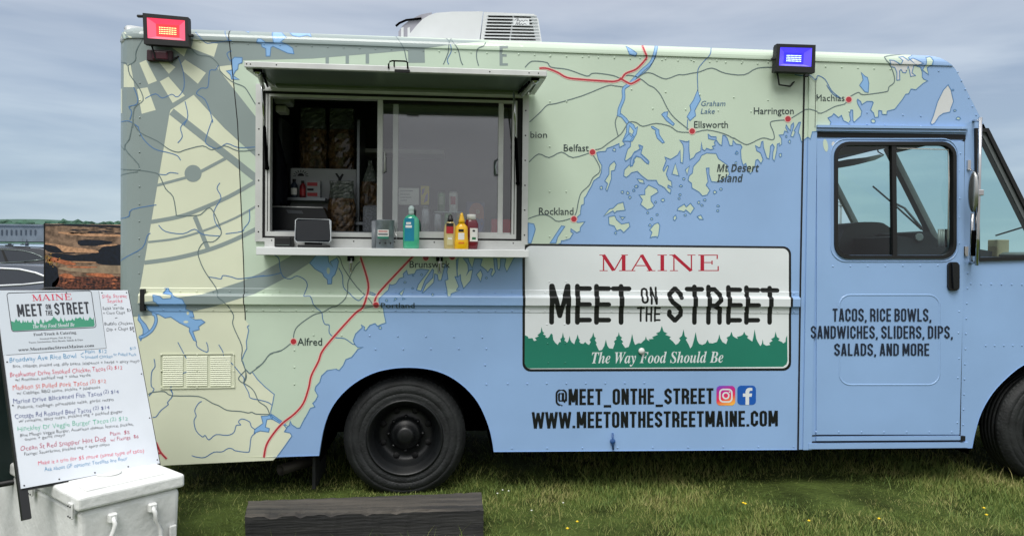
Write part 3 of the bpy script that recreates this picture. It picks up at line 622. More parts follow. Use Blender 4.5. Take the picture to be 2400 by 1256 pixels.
roads = [M_(55,360, 110,300, 170,282, 325,300, 375,357, 580,385, 810,465, 870,435, 960,432, 1140,460, 1225,500), M_(110,1030, 240,910, 330,820, 440,800, 760,705, 1060,585, 1150,585, 1265,600), M_(1290,460, 1370,460, 1480,505, 1570,575, 1640,610, 1720,700, 1800,860, 1890,980, 2060,1118), M_(1420,500, 1470,460, 1540,425, 1620,435, 1700,475, 1790,500, 1930,450, 2000,450, 2093,432)+U_(1030,200, 1095,180, 1165,207, 1265,215, 1335,180, 1450,175),
 M_(1185,960, 1160,1040, 1195,1195), A_(785,185, 850,170, 930,110)+M_(1195,1205, 1250,1150, 1310,1050, 1350,1025, 1420,1035, 1500,1080, 1660,1045, 1830,1080, 1930,1145, 2075,1155), U_(1000,520, 1070,505, 1160,525, 1210,550)+C_(90,555, 200,620, 260,615, 350,570, 410,555, 490,575, 515,550, 500,480, 475,420, 490,380, 640,365), C_(690,350, 820,270, 860,255, 935,272, 1010,295, 1150,225, 1250,200, 1290,155), D_(180,575, 275,525, 330,550, 560,520, 590,500, 600,465, 650,425, 655,360, 620,260, 560,170, 570,145, 760,120),
 A_(90,315, 190,230, 300,268, 430,210, 550,268, 735,215), A_(765,245, 825,350, 830,420, 760,480, 720,560, 640,635, 610,720, 590,830, 565,885), A_(80,910, 180,875, 270,870, 330,900, 380,935, 450,930, 550,900), F_(395,920, 400,860, 440,780, 600,665, 700,635, 800,580, 850,570, 945,490, 965,400, 970,310, 1040,160, 1110,90), F_(0,1220, 70,1170, 150,1070, 260,1040, 370,960), G_(490,0, 350,50, 270,150, 150,245, 120,265, 70,210),
 F_(800,25, 880,60, 920,170, 1060,370, 1190,490, 1235,560), F_(1120,592, 1190,580, 1250,570), J_(710,1256)+H_(730,0, 840,160, 870,250, 940,310, 1020,440, 1010,520, 1040,610, 1110,770, 1105,900, 1150,1040, 1130,1150), G_(70,235, 5,300, 0,335, 50,370, 85,310, 75,235), G_(50,370, 130,420, 180,480, 225,580, 310,640, 350,730), N_(45,365, 100,335, 260,325, 360,380, 720,390, 900,480, 990,515, 1100,575, 1280,590, 1380,610, 1430,600, 1490,625, 1660,630),
 J_(120,0, 85,170, 45,250, 165,390, 165,440), J_(0,435, 160,440, 290,460, 345,485, 400,600, 465,670, 490,800, 510,835, 680,830, 720,810, 780,765, 830,830, 880,960, 870,1010, 810,1060, 730,1065, 680,1150, 710,1256), J_(0,500, 160,455), J_(120,30, 180,115, 330,190, 430,260, 510,285, 570,265, 720,230, 800,265, 910,230, 1030,275, 1175,265),
 I_(0,570, 60,575, 90,600, 165,550, 175,450, 250,320), I_(90,600, 110,700, 210,840, 250,970, 155,1050, 140,1256), I_(730,390, 820,490, 950,510, 1040,590, 1060,660, 1180,770, 1300,820, 1346,870, 1430,1010), L_z(155,440, 210,510, 280,630, 310,760, 330,830), L_z(870,480, 920,530), L_z(955,475, 920,530, 910,600, 900,690, 835,850), L_z(950,510, 1040,640, 1080,800, 1110,860), L_z(1430,540, 1400,590, 1320,630, 1300,740, 1330,870), J_(45,265, 0,215)]
for p in roads: A.add(9, road, ribbon(smooth(p, 3), 2.2))
reds = [M_(230,372, 320,372, 450,420, 570,485, 750,508, 1060,530, 1160,530, 1235,500, 1290,435, 1420,380, 1530,265, 1540,215, 1490,90), M_(1215,490, 1310,545, 1365,558, 1465,503), E_z(690,20, 480,240, 300,440, 260,550), F_(1100,60, 1110,90, 1180,330, 1165,480, 1120,590, 1040,650, 830,880, 700,1040)+G_(900,130, 820,290, 790,430, 730,600, 630,720, 490,830, 380,960, 310,1080, 283,1215), N_(150,1005, 205,1130, 290,1225), N_(170,1150, 210,1150)]
for p in reds:
    p = smooth(p, 4); A.add(10, pink, ribbon(p, 7.2)); A.add(11, redroad, ribbon(p, 4.2))
# --- towns
for x, y in ((1388.5, 357), (1345, 513.5), (1622, 308), (1846.5, 279.5), (1989, 234), (882, 714), (688, 800), (998, 604), (1060, 602)):
    A.add(12, pink, [ell(x, y, 8.2, n=18)]); A.add(13, redroad, [ell(x, y, 6.6, n=18)])
def word(layer, m, s, x0, x1, yt, yb, **k):
    v, f = text_px(s, x0, x1, yt, yb, **k); A.tris(layer, m, v, f)
for s, x0, x1, yt, yb in (('Belfast', 1321, 1380, 339, 355), ('Rockland', 1263, 1344, 487, 503.5), ('bion', 1243, 1282, 309, 323.5), ('Ellsworth', 1626.5, 1706, 284.5, 300), ('Harrington', 1766.5, 1860, 252.5, 268), ('Brunswick', 960, 1055, 611.5, 627.5), ('Portland', 893.5, 972, 709, 721.5), ('Alfred', 697, 755, 792, 809)):
    word(13, ink, s, x0, x1, yt, yb, off=.006)
word(13, ink, 'Machias', 1911.5, 1979, 222.5, 237.5)
word(13, lakeink, 'Graham', 1643, 1700, 237, 249, shear=.22); word(13, lakeink, 'Lake', 1642, 1675, 255, 267, shear=.22)
word(13, ink, bold_sans('Mt')+' '+bold_sans('Desert'), 1680, 1779, 386, 403, shear=.22); word(13, ink, bold_sans('Island'), 1680, 1741, 410, 427, shear=.22)
# --- the number plate design
def quad_rr(x0, y0, x1, y1, r, sl0, sl1): return [(x, y+(sl0+(sl1-sl0)*(y-y0)/(y1-y0))*(x-x0)/(x1-x0)) for x, y in rrect(x0, y0, x1, y1, r)]
A.add(9, black, [quad_rr(1224.5, 571, 1854, 870, 19, 6.5, -2)]); A.add(10, white, [quad_rr(1230.5, 576, 1848.5, 864.5, 15, 6.5, -2)])
tl = W(1180, 560, 2.2431, 112,505, 128,512, 132,522, 152,520, 160,535, 175,532, 165,520, 186,510, 178,505, 195,490, 200,462, 207,488, 215,492, 208,500, 225,508, 218,514, 232,520, 240,514, 247,500, 252,496, 258,502, 262,530, 272,545, 285,556, 292,542, 302,540, 298,525, 307,518, 312,490, 318,518, 325,522, 320,532, 335,545, 343,530, 347,508, 352,530, 358,542, 372,552, 378,532, 384,520, 390,500, 395,522, 402,530, 398,538, 406,548, 420,550, 430,540, 438,550, 450,556, 458,540, 452,530, 466,512, 472,490, 478,514, 486,520, 481,532, 490,545, 486,552, 502,586, 518,582, 530,560, 538,528, 546,560, 556,574, 575,576, 585,548, 580,538, 594,526, 590,518, 602,508, 606,488, 611,508, 624,518, 616,526, 630,540, 622,546, 640,572, 658,566, 668,536, 676,498, 684,536, 692,556, 710,546, 722,548, 735,535, 744,528, 748,510, 753,528, 768,536, 762,526, 790,524, 780,516, 812,502, 800,496, 822,486, 832,456, 842,486, 862,496, 850,502, 880,514, 872,522, 892,540, 905,556, 918,548, 930,530, 922,522, 938,508, 946,474, 953,510, 966,520, 958,528, 972,552, 982,575, 992,560, 1000,532, 1010,488, 1018,532, 1028,550, 1045,556, 1062,548, 1073,528, 1080,546, 1098,548, 1122,540, 1130,520, 1134,500, 1140,522, 1150,540, 1170,552, 1178,528, 1172,518, 1190,508, 1198,486, 1206,510, 1222,520, 1232,524, 1226,514, 1248,508, 1258,502, 1265,486, 1272,502, 1288,512, 1280,518, 1298,532, 1308,538, 1312,520, 1320,474, 1328,522, 1336,540, 1350,562, 1358,550, 1362,526, 1367,552, 1382,560, 1402,556, 1396,546, 1414,534, 1406,526, 1424,514, 1430,486, 1437,514, 1452,524, 1444,532, 1462,540, 1470,548, 1482,540, 1484,520, 1491,506)
A.add(11, forest, [tl+[(1845.5, 845), (1843, 853), (1835, 859), (1240, 863), (1233, 859), (1229.5, 851)]])
A.add(11, maroon, roman_text(1405, 1688, 597, 635))
PL = dict(wt=.132, lw=.45, gap_=.12, c=.16, rnd=True)
A.add(11, black, stroke_text('MEET', 1287, 1474, 670, 755, 671, 755.5, **PL)); A.add(11, black, stroke_text('STREET', 1563, 1821, 671, 755.5, 675, 755.5, **PL))
A.add(11, black, stroke_text('ON', 1501, 1539, 674, 711, **PL)); A.add(11, black, stroke_text('THE', 1494, 1546, 719.5, 752, **PL))
v, f = text_px(bold_italic_serif('The Way Food Should Be'), 1387, 1695, 825, 851, dyr=-2); A.tris(12, white, v, f)
BB = dict(wt=.152, lw=.40, gap_=.075, c=.11)
A.add(9, black, stroke_text('@MEET_ONTHE_STREET', 1302, 1672, 911, 949, 909, 945.5, **BB))
A.add(9, black, stroke_text('WWW.MEETONTHESTREETMAINE.COM', 1247, 1823, 965, 1003.5, 961.5, 998, **BB))
# social emblems
insta = bpy.data.materials.new('rainbow_vinyl'); insta.use_nodes = True
t = insta.node_tree; b = t.nodes['Principled BSDF']; b.inputs['Roughness'].default_value = .35
co = t.nodes.new('ShaderNodeTexCoord'); mpn = t.nodes.new('ShaderNodeMapping'); t.links.new(co.outputs['Object'], mpn.inputs[0])
g0 = Vector((side(1701, 926)[0], 0, side(1701, 926)[1]))
mpn.inputs['Location'].default_value = (-g0.x, 0, -g0.z)
gs = t.nodes.new('ShaderNodeSeparateXYZ'); t.links.new(mpn.outputs[0], gs.inputs[0])
m1 = t.nodes.new('ShaderNodeMath'); m1.operation = 'ADD'; t.links.new(gs.outputs[2], m1.inputs[0]); m2 = t.nodes.new('ShaderNodeMath'); m2.operation = 'MULTIPLY'; m2.inputs[1].default_value = -.35; t.links.new(gs.outputs[0], m2.inputs[0]); t.links.new(m2.outputs[0], m1.inputs[1])
m3 = t.nodes.new('ShaderNodeMath'); m3.operation = 'MULTIPLY_ADD'; m3.inputs[1].default_value = 6.2; m3.inputs[2].default_value = .5; t.links.new(m1.outputs[0], m3.inputs[0])
rp = t.nodes.new('ShaderNodeValToRGB'); es = rp.color_ramp.elements; es[0].color = (*lin((250, 190, 70)), 1); es[1].color = (*lin((110, 70, 190)), 1); q = es.new(.4); q.color = (*lin((226, 50, 80)), 1); q = es.new(.7); q.color = (*lin((190, 40, 140)), 1)
t.links.new(m3.outputs[0], rp.inputs[0]); t.links.new(rp.outputs[0], b.inputs['Base Color']); MATS['rainbow_vinyl'] = insta
fbm = mat('emblem_blue_vinyl', (24, 88, 176), **K)
A.add(9, insta, [rrect(1679, 903.5, 1723, 949.5, 9)]); A.add(9, fbm, [rrect(1728, 903, 1771.5, 948, 9)])
A.add(10, white, ribbon(rrect(1687, 912, 1715, 941, 8), 3.6, True)+ribbon(ell(1701, 926.5, 7, n=20), 3.6, True)+[ell(1709.5, 918, 1.9, n=10)])
A.add(10, white, [[(1747, 948), (1747, 929), (1741, 929), (1741, 921.5), (1747, 921.5), (1747, 916), (1749, 911.5), (1752.5, 909), (1757, 908), (1763, 908.5), (1763, 915), (1758.5, 915), (1756, 917), (1755.5, 921.5), (1762.5, 921.5), (1761.5, 929), (1755.5, 929), (1755.5, 948)]])
# dark joints
A.add(12, gap, ribbon([(1885, 168), (1880, 420), (1876, 640), (1870, 1053)], 4.2)); A.add(8, gap, ribbon([(1910, 185), (1908, 300)], 1.2))

bm, mats = drape(A, 'side_panel', truck, CUT)
# rivets take the colour under them
layers = []
for ly, m_, v, f in A.out():
    if f: c_ = np.array(v); layers.append((ly, m_, c_[np.array(f)]))
def top_material(x, y):
    best = sea
    for ly, m_, T_ in layers:
        s_ = [(T_[:, (i+1) % 3, 0]-T_[:, i, 0])*(y-T_[:, i, 1])-(T_[:, (i+1) % 3, 1]-T_[:, i, 1])*(x-T_[:, i, 0]) for i in range(3)]
        if (((s_[0] >= 0) & (s_[1] >= 0) & (s_[2] >= 0)) | ((s_[0] <= 0) & (s_[1] <= 0) & (s_[2] <= 0))).any(): best = m_
    return best
riv = []
def row(x0, y0, x1, y1, n): 
    for i in range(n): riv.append((x0+(x1-x0)*i/max(1, n-1), y0+(y1-y0)*i/max(1, n-1)))
row(470, 99, 1850, 153, 38); row(1935, 157, 2200, 167, 8); row(328, 195, 326, 640, 12); row(345, 682, 1860, 688, 40); row(345, 725.5, 1860, 730, 40)
for x in (1289, 1328): row(x, 133, x-1, 660, 6)
row(880, 818, 1140, 817, 5); row(1137, 855, 1140, 900, 2); row(1190, 899, 1510, 897, 8); row(1282, 760, 1285, 850, 3); row(1323, 760, 1325, 850, 3); row(1200, 1050, 1860, 1046, 9); row(1480, 210, 1800, 235, 5); row(1530, 255, 1760, 262, 4); row(1380, 133, 1800, 147, 8)
row(1990, 262, 2200, 275, 6); row(1990, 290, 2200, 298, 6); row(2268, 640, 2256, 1030, 12); row(2275, 665, 2395, 667, 6); row(2310, 810, 2395, 809, 5); row(2245, 170, 2296, 290, 7); row(735, 785, 1130, 790, 7); row(690, 820, 690, 900, 3); row(640, 690, 640, 700, 1)
nb = len(mats)
for x, y in riv:
    X, Z = side(x, y)
    if WX0-.04 < X < WX1+.04 and WZ0-.1 < Z < WZ1+.12: continue
    m_ = top_material(x, y)
    if m_.name in ('dark_lettering_vinyl', 'black_vinyl', 'shadow_gap_black', 'road_line_vinyl', 'river_line_vinyl', 'coast_line_vinyl'): continue
    mi = mats.index(m_); hit = (Vector((X, prof(X, Z)-.002, Z)),)
    q = bmesh.ops.create_icosphere(bm, subdivisions=2, radius=.0054, matrix=Matrix.Translation(hit[0]) @ Matrix.Diagonal((1, .5, 1, 1)))
    bm.faces.ensure_lookup_table()
    for f in {f for v in q['verts'] for f in v.link_faces}: f.material_index = mi; f.smooth = True
# folded edges along skirt and arches
def fold(loop, depth, m, yoff=0.):
    mi = mats.index(m)
    P3 = [Vector((*side(*p),)) for p in loop]
    for a, b in zip(P3, P3[1:]):
        pts = [(a[0], prof(a[0], a[1])-.004, a[1]), (b[0], prof(b[0], b[1])-.004, b[1]), (b[0], prof(b[0], b[1])+depth, b[1]), (a[0], prof(a[0], a[1])+depth, a[1])]
        f = bm.faces.new([bm.verts.new(p) for p in pts]); f.material_index = mi
if yellow not in mats: mats.append(yellow)
fold([(300, 1075), (640, 1069.5)], .03, yellow); fold([(640, 1069.5)]+smooth(R_ARCH, 3)+[(1870, 1053)], .03, sea); fold([(1909, 1052)]+smooth(F_ARCH, 3), .03, sea); fold(smooth(F_ARCH, 3)[-1:]+[(2678, 1045)], .03, sea)
me = bpy.data.meshes.new('side_panel'); bm.to_mesh(me); bm.free(); sp = link('side_panel', me, mats, truck)
print('panel faces', len(me.polygons))
# ------------------------------------------------------------------ shell, roof, floor, cab
BW = 2.10                                         # body width
XR = XC-CR; zsk = at(1000, 1062).z; ZR = ZS+CB
FR = [side(*p) for p in FRONT]                    # front outline in X, Z
XF = FR[0][0]
shell_in = mat('kitchen_wall_steel', (92, 100, 106), rough=.45, metal=.2, var=.1, vscale=3)
mb = MB()                                         # roof skin, slightly crowned
ny = 10
for (xa, xb) in ((XR+.03, XF),):
    V = []
    for x in (xa, xb):
        V.append([mb.bm.verts.new((x, CA+(BW-2*CA)*j/ny, ZR+.035*math.sin(math.pi*j/ny))) for j in range(ny+1)])
    for j in range(ny):
        f = mb.bm.faces.new((V[0][j], V[1][j], V[1][j+1], V[0][j+1])); f.smooth = True; f.material_index = mb.mi(whitepaint)
mb.face([(XR+.03, CA, ZR-.001), (XF, CA, ZR-.001), (XF, BW-CA, ZR-.03), (XR+.03, BW-CA, ZR-.03)], shell_in)
mb.build('roof', truck)
# far side, rear, front brow and nose: plain blue skin
mb = MB()
fo = [side(*p) for p in [(281, 1076)]+[(1870, 1053)]]
oy = BW
zb = zsk
loop = [(XR, zb), (FR[-1][0], zb)]+[(x, z) for x, z in FR[::-1]]+[(XF, ZR), (XR, ZR)]
dz0, dz1 = at(1960, 598).z, at(1960, 341).z; dx0, dx1 = at(1960, 500).x, at(2230, 500).x
holes = [[(dx0, dz0), (dx1, dz0), (dx1, dz1), (dx0, dz1)], [side(*p) for p in qwin_hole]]
v, f = cdt([loop], holes)
vs = [mb.bm.verts.new((x, oy, z)) for x, z in v]
for t in f: mb.bm.faces.new([vs[i] for i in t]).material_index = mb.mi(sea)
mb.build('far_side_panel', truck)
mb = MB(); mb.box((XR-.004, CR, zb), (XR+.02, BW-.02, ZR), sea); mb.build('rear_panel', truck)
mb = MB()
for (xa, za), (xb, zb_) in zip(FR, FR[1:]):
    i = FR.index((xa, za))
    if i in (5, 6): continue                      # windscreen
    ya, yb = prof(xa, za, False), prof(xb, zb_, False)
    f = mb.face([(xa, ya, za), (xb, yb, zb_), (xb, BW, zb_), (xa, BW, za)], sea)
ya = prof(*FR[0], False)
mb.face([(XF-.12, CA, ZR-.002), (XF, ya, FR[0][1]), (XF, BW, FR[0][1]), (XF-.12, BW-CA, ZR-.002)], sea)
mb.build('front_cowl', truck)
# windscreen: frame posts, two panes
pillar = mat('grey_pillar', (92, 98, 100), rough=.5, var=.1, vscale=8)
wt_, wb_ = Vector((FR[5][0], 0, FR[5][1])), Vector((FR[7][0], 0, FR[7][1]))
wd_ = (wb_-wt_); wn = Vector((wd_.z, 0, -wd_.x)).normalized()
if wn.x < 0: wn = -wn
mb = MB()
for y0, y1 in ((.0, .05), (BW/2-.035, BW/2+.035), (BW-.05, BW)):
    mb.prism([wt_+Vector((0, y0, 0)), wb_+Vector((0, y0, 0)), wb_+Vector((0, y1, 0)), wt_+Vector((0, y1, 0))], pillar, -wn*.045)
for p, q in ((0, .05), (.95, 1)):
    a, b = wt_+wd_*p, wt_+wd_*q
    ye = BW/2 if p == 0 else BW-.05
    mb.prism([a+Vector((0, .05, 0)), b+Vector((0, .05, 0)), b+Vector((0, ye, 0)), a+Vector((0, ye, 0))], pillar, -wn*.04)
ws = mb.build('windscreen_frame', truck)
tint = glass('tinted_cab_glass', (.80, .93, .90), refl=.05)
for k, (y0, y1) in enumerate(((.05, BW/2-.035), (BW/2+.035, BW-.05))):
    mb = MB(); a, b = wt_+wd_*.04-wn*.02, wt_+wd_*.96-wn*.02
    mb.face([a+Vector((0, y0, 0)), b+Vector((0, y0, 0)), b+Vector((0, y1, 0)), a+Vector((0, y1, 0))], tint); mb.build('windscreen_pane', ws)
# cab fittings
cabdark = mat('cab_trim_dark', (48, 54, 60), rough=.7, var=.2, vscale=5)
seat_m = mat('seat_black_vinyl', (40, 44, 48), rough=.5, var=.2, vscale=8)
mb = MB()
XP = at(1890, 600).x; rwc_x = at(949, 1031, .09).x
mb.box((XR+.03, .76, .70), (XP, BW-.76, .76), dark); mb.box((XP, .05, .42), (at(2262, 900).x, BW-.05, .48), dark); mb.box((at(2262, 900).x, .6, .42), (FR[8][0]-.02, BW-.6, .48), dark)
mb.box((XR+.06, .40, .34), (rwc_x-.55, BW-.25, .58), dark); mb.box((rwc_x+.5, .35, .34), (FR[8][0]-.9, BW-.25, .58), dark); mb.box((XR+.1, .5, .30), (4.6, .62, .5), dark); mb.box((XR+.1, BW-.62, .30), (4.6, BW-.5, .5), dark)  # two deep boxes added to darken the shade under the truck, then chassis rails
mb.build('floor_and_shade_boxes', truck)
mb = MB()                                         # kitchen lining
kx0, kx1 = XR+.05, XP-.02
mb.face([(kx0, BW-.03, .76), (kx1, BW-.03, .76), (kx1, BW-.03, ZR-.05), (kx0, BW-.03, ZR-.05)], shell_in)
mb.face([(kx0, .05, .76), (kx0, BW-.03, .76), (kx0, BW-.03, ZR-.05), (kx0, .05, ZR-.05)], shell_in)
mb.face([(kx1, .02, .76), (kx1, BW-.03, .76), (kx1, BW-.03, ZR-.05), (kx1, .02, ZR-.05)], shell_in)
mb.face([(kx0, .05, ZR-.06), (kx1, .05, ZR-.06), (kx1, BW-.03, ZR-.06), (kx0, BW-.03, ZR-.06)], shell_in)
mb.build('kitchen_lining', truck, fix=False)
mb = MB()                                         # inside face of the hatch side wall
zi0, zi1 = WZ0, WZ1
for (x0, x1, z0, z1) in ((kx0+.1, WX0, 1.0, ZR-.06), (WX1, kx1, 1.0, ZR-.06), (WX0, WX1, 1.0, zi0), (WX0, WX1, zi1, ZR-.06)):
    mb.face([(x0, .045, z0), (x1, .045, z0), (x1, .045, z1), (x0, .045, z1)], shell_in)
mb.build('inner_wall', truck, fix=False)
mb = MB()                                         # cab ceiling
ce = [Vector((XP, .06, at(2000, 346, 1.08).z)), Vector((FR[5][0]-.04, .06, FR[5][1]+.01)), at(2094, 345.5, 1.08), at(1946, 371, 2.03)]
ce.append(Vector((XP, 2.03, ce[3].z)))
mb.prism(ce, cabdark, (0, 0, .07)); mb.build('cab_ceiling', truck)
mb = MB()                                         # sun visor: a long thin lens of grey plastic
visor = mat('sun_visor_grey', (72, 78, 80), rough=.6)
vp = [at(x, y, 1.45) for x, y in ((1950, 381), (1985, 374), (2030, 369), (2062, 362), (2071, 366), (2050, 376), (2010, 386), (1980, 391), (1950, 392))]
mb.prism(vp, visor, (0, .10, 0)); mb.tube([at(2071, 364, 1.5), at(2058, 356, 1.5), at(2056, 345, 1.5)], .006, dark); mb.build('sun_visor', truck)
def seat(px, Y):
    s0 = at(px, 600, Y)
    mb = MB(); 
    lp = [(2006-40, 640), (1968, 575), (1976, 545), (1992, 528), (2010, 521), (2060, 521), (2078, 528), (2092, 542), (2102, 580), (2110, 640), (2110, 720), (1966, 720)]
    mb.prism([at(x+px-2020, y, Y) for x, y in smooth(lp, 3, True)], seat_m, (0, .42, 0)); return mb
mb = seat(2020, .95); bmesh.ops.bevel(mb.bm, geom=[e for e in mb.bm.edges if len(e.link_faces) == 2 and e.calc_face_angle(0) > 1.0], offset=.03, segments=3, affect='EDGES', profile=.6)
so = mb.build('engine_cover', truck)
mb = MB(); a = at(1950, 600, 1.5); mb.prism([at(x, y, 1.5) for x, y in smooth([(1905, 640), (1910, 540), (1922, 508), (1948, 510), (1962, 530), (1964, 560), (1960, 640)], 3, True)], seat_m, (0, .4, 0)); mb.build('seat', truck)
mb = MB()                                         # dashboard with binnacle
lp = [(2085, 640), (2088, 556), (2110, 553), (2128, 556), (2140, 560), (2146, 546), (2156, 542), (2180, 544), (2190, 556), (2205, 568), (2262, 578), (2330, 590), (2420, 596), (2452, 606), (2452, 660)]
mb.prism([at(x, y, .45) for x, y in lp], cabdark, (0, 1.5, 0)); mb.build('dashboard', truck)
mb = MB(); dial = mat('dial_grey', (150, 156, 158), rough=.4)
mb.lathe([(.03, 0), (.03, .012), (.022, .014)], dial, Matrix.Translation(at(2153, 556, .44)) @ RX90, 16); mb.build('gauge', truck)
mb = MB(); gp = at(2213, 580, .2)
for k in range(5): mb.tube([at(2201+5.2*k, 537, .22+.008*(k % 2)), at(2201+5.2*k, 579, .22+.008*(k % 2))], .0085, alu if k != 3 else dark, 8)
mb.build('grab_post', truck)
mb = MB(); cpp = at(2205, 600, .3)
cw = at(2140, 602, 1.35)
mb.tube([cw+Vector((.20*math.cos(R(a))*.35, .20*math.sin(R(a)), .20*math.cos(R(a))*.9)) for a in range(0, 361, 15)], .014, rubber, 8); mb.tube([cw, cw+Vector((.35, 0, -.25))], .03, cabdark); mb.build('steering_wheel', truck)
# wipers lying on the panes
def onws(px, py, off=.01):
    return on_plane(px, py, wt_+wn*off, wn)
mb = MB(); mb.tube([onws(2046, 437), onws(2094, 478), onws(2160, 538)], .008, rubber, 6); mb.tube([onws(2098, 477, .03), onws(2120, 488, .035), onws(2172, 548, .02)], .010, cabdark, 6); mb.build('wiper', truck)
mb = MB(); mb.tube([onws(2334, 552), onws(2396, 533)], .006, rubber, 6); mb.build('wiper', truck)
# ------------------------------------------------------------------ cab door
def drib(poly, y0, y1, wd, m, mb, closed=True):
    for q in ribbon(poly, wd, closed): mb.prism([Vector((p[0], y0, p[1])) for p in q], m, (0, y1-y0, 0))
s2 = lambda p: (lambda q: (q.x, q.z))(at(*p))
DY = -.010
mb = MB()
dl = [(1913, 329), (2258, 333), (2256, 640), (2246.5, 1017), (1912, 1017)]
wl = rrect(1957, 338, 2233, 602, 30)
v, f = cdt([dl], [wl])
vv = [mb.bm.verts.new((s2(p)[0], DY, s2(p)[1])) for p in v]
for t in f: mb.bm.faces.new([vv[i] for i in t]).material_index = mb.mi(sea)
for a, b in zip(dl, dl[1:]+dl[:1]): mb.face([Vector((s2(a)[0], DY, s2(a)[1])), Vector((s2(b)[0], DY, s2(b)[1])), Vector((s2(b)[0], .0, s2(b)[1])), Vector((s2(a)[0], .0, s2(a)[1]))], sea)
for p, q in zip(*[(lambda r: (r, r[1:]+r[:1]))(rrect(1966, 691, 2201, 901, 26))][0]):      # pressed panel bead
    a, b = at(*p, DY+.0055), at(*q, DY+.0055); mb.tube([a, b], .0085, sea, 8, caps=False)
for p, q in zip(*[(lambda r: (r, r[1:]+r[:1]))(rrect(1947, 326, 2245, 613, 36))][0]):
    a, b = at(*p, DY), at(*q, DY); mb.tube([a, b], .005, sea, 6, caps=False)
def rv(x, y, Y): mb.sphere(at(x, y, Y), .0066, sea, (1, .5, 1), 8, 5)
for i in range(8): rv(1952+41*i, 624-.3*i, DY)
for i in range(7): rv(1903+53*i+10, 1012, DY)
for i in range(7): rv(2251-1.2*i, 360+105*i, DY); 
for i in range(5): rv(2248, 400+110*i, DY)
for x, y, r_ in ((1935, 341, (8, 15)),):
    mb.face([at(x+r_[0]*.7*math.cos(a)+2*math.sin(a), y+r_[1]*math.sin(a), DY-.001) for a in [R(30*k) for k in range(12)]], green)
mb.face([at(1953+4*math.cos(R(40*k)), 338+6*math.sin(R(40*k)), DY-.001) for k in range(9)], palegrey)
door = mb.build('door', truck, fix=False)
dart = Art()
DT = dict(wt=.125, lw=.38, gap_=.085, c=.11)
dart.add(1, ink2 := mat('door_lettering_vinyl', (24, 34, 54), **K), stroke_text('TACOS, RICE BOWLS,', 1949, 2180, 722.5, 752.5, **DT)+stroke_text('SANDWICHES, SLIDERS, DIPS,', 1898, 2230, 763, 792.5, **DT)+stroke_text('SALADS, AND MORE', 1953, 2175, 804, 832.5, **DT))
bm, mats = drape(dart, 'lettering', door, base_y=-.0135, profile=lambda x, z: 0., levels=False, mapper=lambda x, y: s2((x, y)))
me = bpy.data.meshes.new('lettering'); bm.to_mesh(me); bm.free(); link('lettering', me, mats, door)
mb = MB(); drib([s2(p) for p in rrect(1956.5, 337.5, 2233.5, 602.5, 30)], -.022, .02, .024, rubber, mb)
a = [s2((2092, 340)), s2((2095, 602))]; drib(a, -.016, .015, .030, rubber, mb, False)
wfr = mb.build('window_frame', door)
for x0, x1 in ((1962, 2090), (2097, 2229)):
    mb = MB(); Yg = .004 if x0 < 2000 else .012
    mb.face([at(x0, 342, Yg), at(x1, 342, Yg), at(x1, 599, Yg), at(x0, 599, Yg)], tint); mb.build('glass', wfr)
mb = MB(); mb.tube([at(2101, 348, -.004), at(2222, 351, -.004), at(2224, 420, -.004), at(2222, 560, -.004)], .004, alu, 6); mb.build('pane_edge', wfr)
mb = MB(); hb = rrect(2219, 614, 2245, 681, 10)
mb.prism([at(x, y, DY) for x, y in hb], rubber, (0, -.018, 0)); mb.prism([at(x, y, DY-.018) for x, y in [(2228, 616), (2243, 620), (2245, 650), (2240, 672), (2231, 676), (2229, 650)]], mat('handle_black_gloss', (22, 24, 28), rough=.25), (0, -.02, 0))
mb.build('handle', door)
# drip rail, header slot, sill
mb = MB()
def bar(px0, py0, px1, py1, h, y0, y1, m):
    a, b = at(px0, py0), at(px1, py1); H = h*.0027
    mb.prism([(a.x, y0, a.z), (b.x, y0, b.z), (b.x, y0, b.z-H), (a.x, y0, a.z-H)], m, (0, y1-y0, 0))
bar(1911, 295, 2264, 299, 6, -.03, .0, sea); bar(1911, 302, 2264, 306, 6, -.018, .0, sea); mb.build('drip_rail', truck)
mb = MB(); bar(1911, 310, 2262, 316, 12, -.006, .0, gap); bar(2254, 330, 2258.5, 330, 1, -.002, 0, gap)
mb.prism([at(x, y, -.003) for x, y in ((2258.5, 318), (2262, 318), (2251.5, 1022), (2248, 1022))], gap, (0, .002, 0)); mb.prism([at(x, y, -.003) for x, y in ((1896, 1019), (2250, 1016), (2250, 1018.5), (1896, 1021.5))], gap, (0, .002, 0)); mb.prism([at(x, y, -.003) for x, y in ((1896, 1033.5), (2258, 1031), (2258, 1034.5), (1896, 1037))], gap, (0, .002, 0))
mb.box(tuple(at(2248, 1032, 0)+Vector((0, -.02, 0))), tuple(at(2258, 1020, 0)), rubber); mb.build('door_slot', truck)
mb = MB(); bar(1911, 1022, 2248, 1020, 10, -.014, 0, sea); bar(1893, 1038, 2266, 1035, 13, -.016, 0, sea); mb.build('door_step', truck)
# quarter window
mb = MB(); qp = [s2(p) for p in [(2287, 306), (2311, 306), (2402, 488), (2449, 582), (2441, 598), (2426, 604), (2289, 608)]]
drib(qp, -.016, .02, .026, rubber, mb); qf = mb.build('quarter_window_frame', truck)
mb = MB(); mb.face([at(*p, .004) for p in qwin_hole], tint); mb.build('glass', qf)
mb = MB(); bx = mat('cardboard_tan', (150, 138, 112), rough=.9, var=.15)
